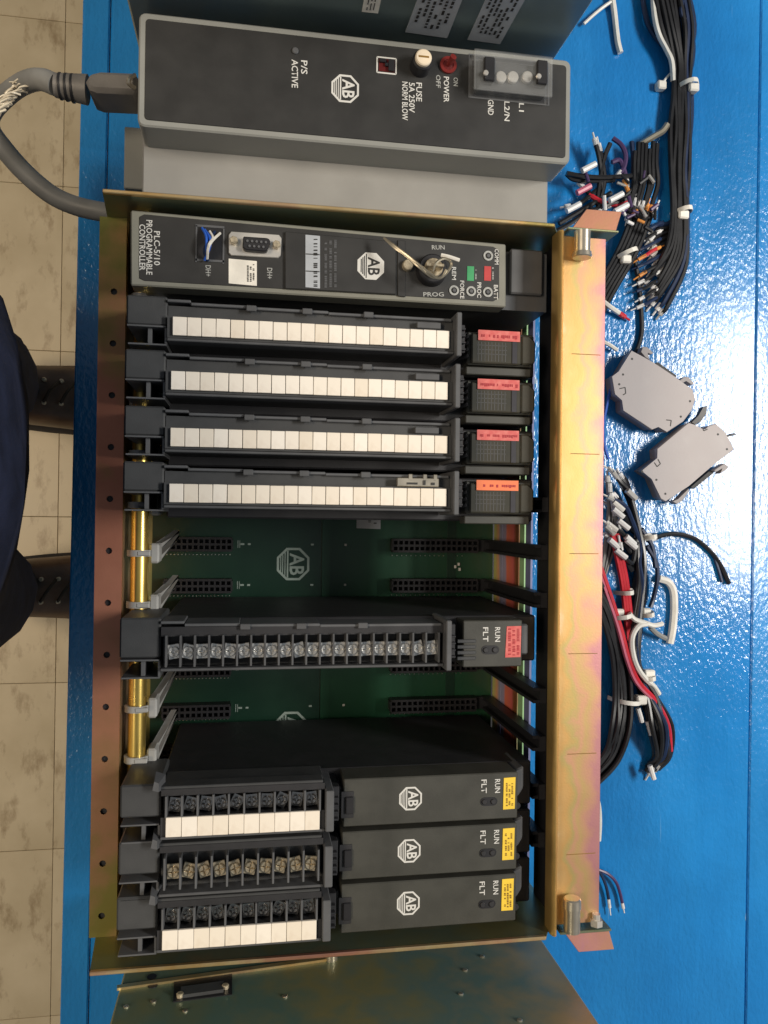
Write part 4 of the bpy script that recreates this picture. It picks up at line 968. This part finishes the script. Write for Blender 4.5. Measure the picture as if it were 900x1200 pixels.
# --- tangle beside the power supply
hB = thing('wire_harness', 'tangle of cut black wires with pale tags between power supply and rail end', 'wires', at(715, 220, 0))
for i in range(7):
    x = 744+4.3*i; wire(hB, [(x, 170+rw.uniform(-4,8), .014), (x-1, 190, .014), (x-1+rw.uniform(-2,2), 215, .013), (x-6+rw.uniform(-3,3), 238, .012), (x-9, 250+rw.uniform(0,8), .010)], 'wblack', .0022, (0,1), rw.choice(('ferr','worange','steel')))
for i in range(6):
    x = 738+4.6*i; wire(hB, [(x+6, 236+2*i, .012), (x, 258, .012), (x-9, 282, .010), (x-22, 308, .009), (x-42, 342, .008), (x-62, 380, .006)], 'wblack', .0021, (1,0), rw.choice(('worange','ferr')))
tie(hB, (716,306), (742,296), .001, .020, (733,304), .0045)
for i, (P, m_) in enumerate((
    ([(697,165,.016),(702,185,.015),(705,210,.012),(706,238,.010)],'wblack'), ([(702,172,.014),(706,190,.014),(708,215,.012),(700,245,.01)],'wblack'),
    ([(715,168,.016),(708,185,.015),(704,205,.013),(699,240,.01)],'wblack'), ([(664,203,.018),(680,206,.018),(705,208,.016),(740,206,.013)],'wblack'),
    ([(664,204,.016),(672,210,.014),(690,212,.013),(720,211,.012)],'wblack'), ([(718,162,.014),(728,170,.014),(733,182,.013),(731,196,.012),(724,205,.010)],'wviolet'),
    ([(717,190,.012),(726,188,.012),(731,199,.011),(735,215,.010)],'wviolet'), ([(740,166,.012),(742,186,.012),(741,210,.011)],'wblue'),
    ([(664,242,.010),(676,240,.010),(688,232,.010),(700,222,.010)],'wblack'), ([(655,262,.010),(672,252,.010),(692,240,.011),(716,226,.011)],'wblack'),
    ([(650,272,.008),(668,262,.009),(690,248,.010),(712,242,.011)],'wblack'), ([(690,228,.010),(704,236,.012),(720,240,.012),(735,236,.011)],'wred'),
    ([(680,216,.009),(692,228,.010),(706,240,.011)],'wblack'), ([(700,250,.012),(712,240,.013),(726,236,.013),(745,228,.012)],'wblack'),
    ([(722,246,.010),(730,232,.011),(742,220,.012),(752,205,.012)],'wblack'))):
    wire(hB, P, m_, .0021, (1 if i in (0,1,8,12,13) else 0, 1 if i in (5,6,10,14) else 0), 'ferr')
for k in range(26):       # short printed tags and sleeves
    x, y = rw.uniform(676,768), rw.uniform(188,262)
    if k < 20: x, y = rw.uniform(730,768), rw.uniform(205,275)
    a = at(x, y, .016+rw.uniform(0,.008)); an = rw.uniform(0, math.pi); d = Vector((math.cos(an), math.sin(an), rw.uniform(-.3,.3)))*rw.uniform(.003,.006)
    mb = MB(); mb.cyl(a-d, a+d, rw.uniform(.0010,.0018), n=8); part('wire_tag', mb, Mt[rw.choice(('ferr','ferr','worange','wblack','wviolet','wblack','steel','wblack'))], hB)
for (x, y, m_) in ((722,231,'ferr'),(672,243,'ferr'),(684,222,'wpink'),(690,196,'ferr'),(728,244,'ferr')):
    a = at(x,y,.022); d = Vector((.006,.0035,0)); mb = MB(); mb.cyl(a-d, a+d, .0026, n=8); part('wire_tag', mb, Mt[m_], hB)
# ends peeping out between the two harnesses
for i in range(10):
    y = 268+9.5*i; wire(hB, [(752-2*i%5, y+6, .007), (758, y+2, .008), (764+rw.uniform(0,4), y-3, .008), (772, y-6, .006)], rw.choice(('wblue','wblack','wblack','wred')), .0016, (1,1), rw.choice(('worange','ferr','wblue','ferr')))
# --- loose single wires
def loose(label, pts, m, r, ends=(0,0), group=None, ferr_='ferr'):
    t = thing('loose_wire', label, 'wire', at(pts[0][0], pts[0][1], 0), group); wire(t, pts, m, r, ends, ferr_); return t
loose('single black wire curving down to the upper grey terminal block', [(738,286,.004),(744,305,.004),(748,330,.003),(751,360,.003),(752,388,.003),(747,408,.003),(738,420,.004)], 'wblack', .0021)
loose('short white wire end with dark red tip beside the rail', [(705,352,.010),(714,359,.008),(724,366,.005),(730,370,.004)], 'wwhite', .0022, (0,'wred'))
loose('short white wire stub pointing at the upper grey terminal block', [(706,400,.010),(714,404,.008),(723,410,.005)], 'wwhite', .0018)
loose('white wire hanging in from the top edge, clear of the bundle', [(714,-20,.006),(719,8,.004),(722,35,.003),(724,50,.003),(727,62,.003)], 'wwhite', .0026)
loose('thin white wire by the corner of the dark box', [(684,28,.004),(695,18,.004),(706,9,.004),(716,2,.005)], 'wwhite', .0014)
# --- right middle and lower harness
hC = thing('wire_harness', 'tied bundle of black and red wires beside the rail, under two grey blocks', 'wires', at(745, 700, 0))
for i in range(14):
    u = i/13; z = .004+.005*(i % 3)
    ys_ = 545+ 8.0*i + rw.uniform(-7,7)
    pts = [(720+rw.uniform(-11,9), ys_, z+.010), (730+rw.uniform(-4,4), ys_+9, z+.009), (738+8*u*.4, ys_+26-6*u, z+.005), (744+9*(1-u), 630+8*rw.random(), z), (746+9*(1-u)+rw.uniform(-3,3), 660, z+rw.uniform(0,.005)), (745+8*(1-u)+rw.uniform(-4,4), 690, z), (741+8*(1-u)+rw.uniform(-3,3), 740, z+rw.uniform(0,.004)), (742+6*(1-u)+rw.uniform(-2,2), 780, z), (752+18*(1-u)+rw.uniform(-4,4), 815, z), (764+20*(1-u)+rw.uniform(-5,5), 850, z+rw.uniform(0,.005)), (767+18*(1-u), 885, z*.7), (757+14*(1-u), 899+rw.uniform(-4,6), .004)]
    wire(hC, pts, 'wblack' if i != 5 else 'wblue', .0022, (1, 1 if i % 6 == 2 else 0), rw.choice(('ferr','ferr','steel')))
for i in range(3): wire(hC, [(717+3*i,625,.022),(722+3*i,650,.021),(728+3*i,680,.018),(732+3*i,712,.015),(735+3*i,745,.013),(735+3*i,775,.010)], 'wred', .0021)
for i in range(2): wire(hC, [(700+4*i,665,.026),(712+4*i,700,.025),(724+3*i,735,.024),(735+3*i,775,.022),(746+3*i,800,.018),(766+3*i,822,.014),(780+3*i,850,.010),(784+2*i,880,.006)], 'wpink' if i == 0 else 'wred', .0020)
for i in range(19):
    u = rw.random(); lay = i % 3; z = .004+.0052*lay; j = lambda a_=2.2: rw.uniform(-a_, a_); spread = rw.uniform(-6, 8)
    wire(hC, [(688+8*u,690-22*u+j(),z+.012), (704+14*u+j(),728-20*u+j(),z+.009), (714+19*u+j(),772-14*u,z+.004), (718+21*u+j(1.2),816,z), (715+22*u+j(),850+4*u+spread*.5,z+rw.uniform(0,.004)), (704+19*u+j(3),878+8*u+spread,z), (684+12*u,905+10*u+spread,z)], 'wblack', rw.uniform(.0019,.0025))
for i in range(5):
    wire(hC, [(712+2*i,560+10*i,.020),(714+2*i,590+8*i,.018),(712+2*i,620+5*i,.016),(708+2*i,650,.014),(702,690,.012)], 'wblack' if i % 2 else 'cable', .0023, (1,0))
tie(hC, (703,722), (733,716), .004, .030, (725,718), .0042); tie(hC, (712,817), (746,819), .001, .022, (751,820), .0050); tie(hC, (742,720), (760,716), .001, .020, (757,717), .004); tie(hC, (743,630), (763,627), .001, .021, (758,629), .0040); tie(hC, (742,792), (762,790), .001, .020, (760,790), .0050)
tie(hC, (718,694), (738,692), .010, .026, (737,693), .0034)
wire(hC, [(737,719,.022),(744,726,.022),(756,730,.020),(766,733,.018),(776,731,.014)], 'wwhite', .0022)
wire(hC, [(758,731,.020),(748,734,.022),(741,746,.024),(741,762,.024),(746,780,.022),(756,795,.018),(766,804,.012),(772,813,.008)], 'wwhite', .0024)
wire(hC, [(762,735,.010),(768,741,.009),(774,745,.007),(780,748,.005)], 'cable', .0024)
for i in range(10):
    a = at(rw.uniform(714,742), rw.uniform(548,660), .024); d = Vector((.0045, -.0035, rw.uniform(-.001,.001)))
    mb = MB(); mb.cyl(a-d, a+d, .0027, n=8); part('wire_tag', mb, Mt[rw.choice(('ferr','ferr','steel','wwhite'))], hC)
for (x, y) in ((750,838),(761,853),(764,905),(697,800)):
    a = at(x,y,.014); d = Vector((.002,-.006,0)); mb = MB(); mb.cyl(a-d, a+d, .0022, n=8); part('wire_tag', mb, Mt['ferr'], hC)
for i, P in enumerate(([(758,640,.012),(769,660,.010),(770,680,.008),(766,700,.006),(762,712,.006)], [(752,620,.014),(764,640,.012),(768,665,.01)])): wire(hC, P, 'wblue', .0021)
loose('thick white wire bent like a hook, right of the tied bundle', [(772,678,.004),(783,682,.004),(789,693,.003),(790,715,.003),(788,738,.003),(785,754,.003)], 'wwhite', .0034)
loose('black wire arching right across the blue paint below the grey blocks', [(764,632,.008),(778,627,.006),(795,626,.005),(815,632,.003),(833,647,.0025),(845,664,.0025),(854,684,.0025)], 'wblack', .0022, (1,0))
loose('short black stub beside the arching black wire', [(836,650,.0022),(842,668,.0022),(846,682,.0022)], 'wblue', .0016)
loose('blue wire curving from the rail under the upper grey block', [(716,455,.006),(711,475,.005),(707,500,.004),(709,525,.004),(713,538,.004)], 'wbright', .0014)
loose('thin dark wire ending in a silver ferrule, lower right of rail', [(694,1012,.006),(703,1022,.006),(710,1038,.005),(713,1052,.004),(714,1060,.004)], 'wblue', .0014, (0,1))
loose('thin reddish wire ending in a long pale ferrule, lower right of rail', [(698,1018,.006),(712,1024,.006),(722,1034,.005),(727,1048,.004),(730,1062,.004)], 'wviolet', .0014, (0,1))
loose('white wire end against the rail edge below the bundle', [(698,930,.012),(702,945,.010),(703,965,.008),(702,985,.006)], 'wwhite', .0018)

# ================================================================ grey terminal blocks for a rail
def zp(pts): return [(680+x/4.0909, 390+y/4.0923) for x, y in pts]
DZ = .016
def din_block(label, outline, holes, notches, clips, slot, lever, seed):
    P = zp(outline); c = at(sum(p[0] for p in P)/len(P), sum(p[1] for p in P)/len(P), 0)
    t = thing('rail_terminal_block', label, 'terminal block', c, 'grey rail terminal blocks')
    mb = MB(); quad(mb, P, DZ, .0045, .0005); part('side_cheek', mb, Mt['dingrey'], t)
    cx = sum(p[0] for p in P)/len(P); cy = sum(p[1] for p in P)/len(P)
    mb = MB(); P2 = [(cx+(x-cx)*.965, cy+(y-cy)*.965) for x, y in P]; mb.prism([at(x,y,DZ).xy for x,y in P2], .0004, DZ-.0047); part('housing', mb, Mt['dinside'], t)
    for h in zp(holes):
        q = at(*h, DZ); mb = MB(); mb.cyl(q-Vector((0,0,.0004)), q+Vector((0,0,.00015)), .0010, n=9); part('pin_hole', mb, Mt['print'], t)
    for n_ in notches:
        mb = MB(); q = zp(n_)
        for a, b in zip(q, q[1:]):
            u = at(*a, DZ); v = at(*b, DZ); d = (v-u).normalized(); w = Vector((-d.y, d.x, 0))*.0004
            mb.prism([(u-w).xy, (v-w).xy, (v+w).xy, (u+w).xy], DZ, DZ+.0002)
        part('moulded_notch', mb, Mt['print'], t)
    for cpts in clips:
        mb = MB(); quad(mb, zp(cpts), DZ-.002, .008, .0004); part('rail_foot', mb, Mt['dinside'], t)
    mb = MB(); quad(mb, zp(slot), DZ-.006, .009); part('rail_slot', mb, Mt['print'], t)
    for l in lever:
        mb = MB(); quad(mb, zp(l), DZ-.001, .006, .0005); part('release_lever', mb, Mt['blackp'], t)
    return t
din_block('grey plastic rail terminal block lying flat, the upper one nearer the rail',
  [(245,83),(285,106),(350,142),(460,215),(540,272),(552,320),(535,372),(495,425),(415,478),(375,448),(345,466),(205,374),(203,322),(165,296),(150,208),(186,188)],
  [(248,125),(205,200),(526,328),(482,402),(187,247)], [[(188,268),(215,262),(218,290),(205,298)],[(412,418),(436,420),(432,448)]],
  [[(300,66),(322,68),(352,96),(340,104),(318,90),(336,132),(312,118),(290,92)],[(470,232),(500,210),(520,212),(548,244),(534,250),(508,228),(486,246)]],
  [(362,148),(372,140),(462,206),(452,222)], [], 1)
din_block('grey plastic rail terminal block lying flat, the lower one with black lever',
  [(520,430),(545,440),(582,462),(600,466),(612,448),(650,435),(700,480),(718,520),(738,560),(640,632),(520,735),(410,810),(385,795),(345,700),(290,662),(372,602),(368,556)],
  [(660,487),(703,558),(365,705),(408,772),(297,665)], [[(585,452),(592,470),(610,462)],[(355,622),(368,642),(384,628),(372,606)]],
  [[(640,660),(690,626),(712,642),(700,658),(668,676),(690,640),(655,668)],[(440,806),(470,800),(520,745),(524,758),(488,808),(462,822)]],
  [(530,740),(625,658),(640,672),(545,748)], [[(530,430),(570,398),(588,355),(610,350),(606,388),(580,425),(552,442)],[(702,492),(742,480),(750,488),(708,500)]], 2)

# ================================================================ person standing at the bench
pe = thing('person', 'person in navy trousers and brown leather boots standing at the bench edge', 'person', (-.42, .03, FZ))
me = bpy.data.meshes.new('trouser_body')
V = [(x_+(.06 if z_ > -.04 else .045), y_, z_) for x_, y_, z_ in [(-.345,.025,.02), (-.355,.115,-.06), (-.375,.165,-.38), (-.435,.205,-.66), (-.455,.215,-.80), (-.355,-.07,-.06), (-.375,-.10,-.38), (-.435,-.125,-.66), (-.455,-.130,-.80), (-.355,.025,.14), (-.37,.025,.34), (-.37,.025,.50)]]
Ed = [(0,1),(1,2),(2,3),(3,4),(0,5),(5,6),(6,7),(7,8),(0,9),(9,10),(10,11)]
Rd = [(.17,.17), (.105,.10), (.076,.076), (.055,.056), (.06,.06), (.105,.10), (.076,.076), (.055,.056), (.06,.06), (.19,.19), (.20,.19), (.18,.17)]
me.from_pydata(V, Ed, []); ob = bpy.data.objects.new('trouser_body', me); COL.objects.link(ob)
sk_ = ob.modifiers.new('skin', 'SKIN'); sk_.use_smooth_shade = True
for i, r in enumerate(Rd): me.skin_vertices[0].data[i].radius = r
me.skin_vertices[0].data[0].use_root = True
ob.modifiers.new('sub', 'SUBSURF').levels = 2
bpy.context.view_layer.update()
m2 = bpy.data.meshes.new_from_object(ob.evaluated_get(bpy.context.evaluated_depsgraph_get())); bpy.data.objects.remove(ob)
for v in m2.vertices:                        # folds in the cloth
    n_ = noise.noise(v.co*Vector((9,9,22)) if False else Vector((v.co.x*9, v.co.y*9, v.co.z*16)))
    v.co += v.normal*.007*n_
    v.co -= pe.location
m2.materials.clear(); m2.materials.append(Mt['cloth'])
for p in m2.polygons: p.use_smooth = True
o = bpy.data.objects.new('body', m2); COL.objects.link(o); o.parent = pe
def boot(y, toe):
    mb = MB(); secs = [(-.555,.026,.10),(-.545,.036,.13),(-.50,.043,.15),(-.45,.050,.155),(-.41,.054,.128),(-.37,.058,.102),(-.33,.060,.084),(-.29,.058,.070),(-.255,.048,.056),(-.235,.030,.040)]
    secs = [(x_+.085, w_, h_) for x_, w_, h_ in secs]
    rings = []
    for (x, w_, h) in secs:
        L = []
        for k in range(14):
            a = 2*math.pi*k/14; cy, cz = math.cos(a), math.sin(a)
            L.append(mb.bm.verts.new((x, y + toe*(x+.45)*.25 + w_*math.copysign(abs(cy)**.75, cy), FZ+.016 + (h/2)*(1+math.copysign(abs(cz)**.8, cz)))))
        rings.append(L)
    for A, B in zip(rings, rings[1:]):
        for k in range(14): mb.bm.faces.new((A[k], A[(k+1)%14], B[(k+1)%14], B[k]))
    mb.bm.faces.new(rings[0][::-1]); mb.bm.faces.new(rings[-1])
    b_ = part('boot', mb, Mt['leather'], pe, sharp=60)
    mb = MB(); mb.prism([(x, y + toe*(x+.45)*.25 + s*(w_+.003)) for s, seq in ((1, secs), (-1, secs[::-1])) for (x, w_, h) in seq], FZ, FZ+.020, .003); part('sole', mb, Mt['sole'], b_)
    for i in range(4):
        x = -.340+.024*i; h = .142-.014*i
        for s in (1, -1):
            q = Vector((x, y + toe*(x+.45)*.25 + s*.019, FZ+.016+h*.98)); mb = MB(); mb.cyl(q-Vector((0,0,.004)), q+Vector((0,0,.002)), .0036, n=10, bev=.001); part('eyelet', mb, Mt['oldscrew'], b_)
        mb = MB(); mb.tube([(x, y+toe*(x+.45)*.25-.018, FZ+.016+h*.99), (x+.012, y+toe*(x+.45)*.25, FZ+.024+h), (x+.022, y+toe*(x+.45)*.25+.018, FZ+.014+h*.95)], .0028, 6); part('lace', mb, Mt['lace'], b_)
boot(.198, .15); boot(-.125, -.1)
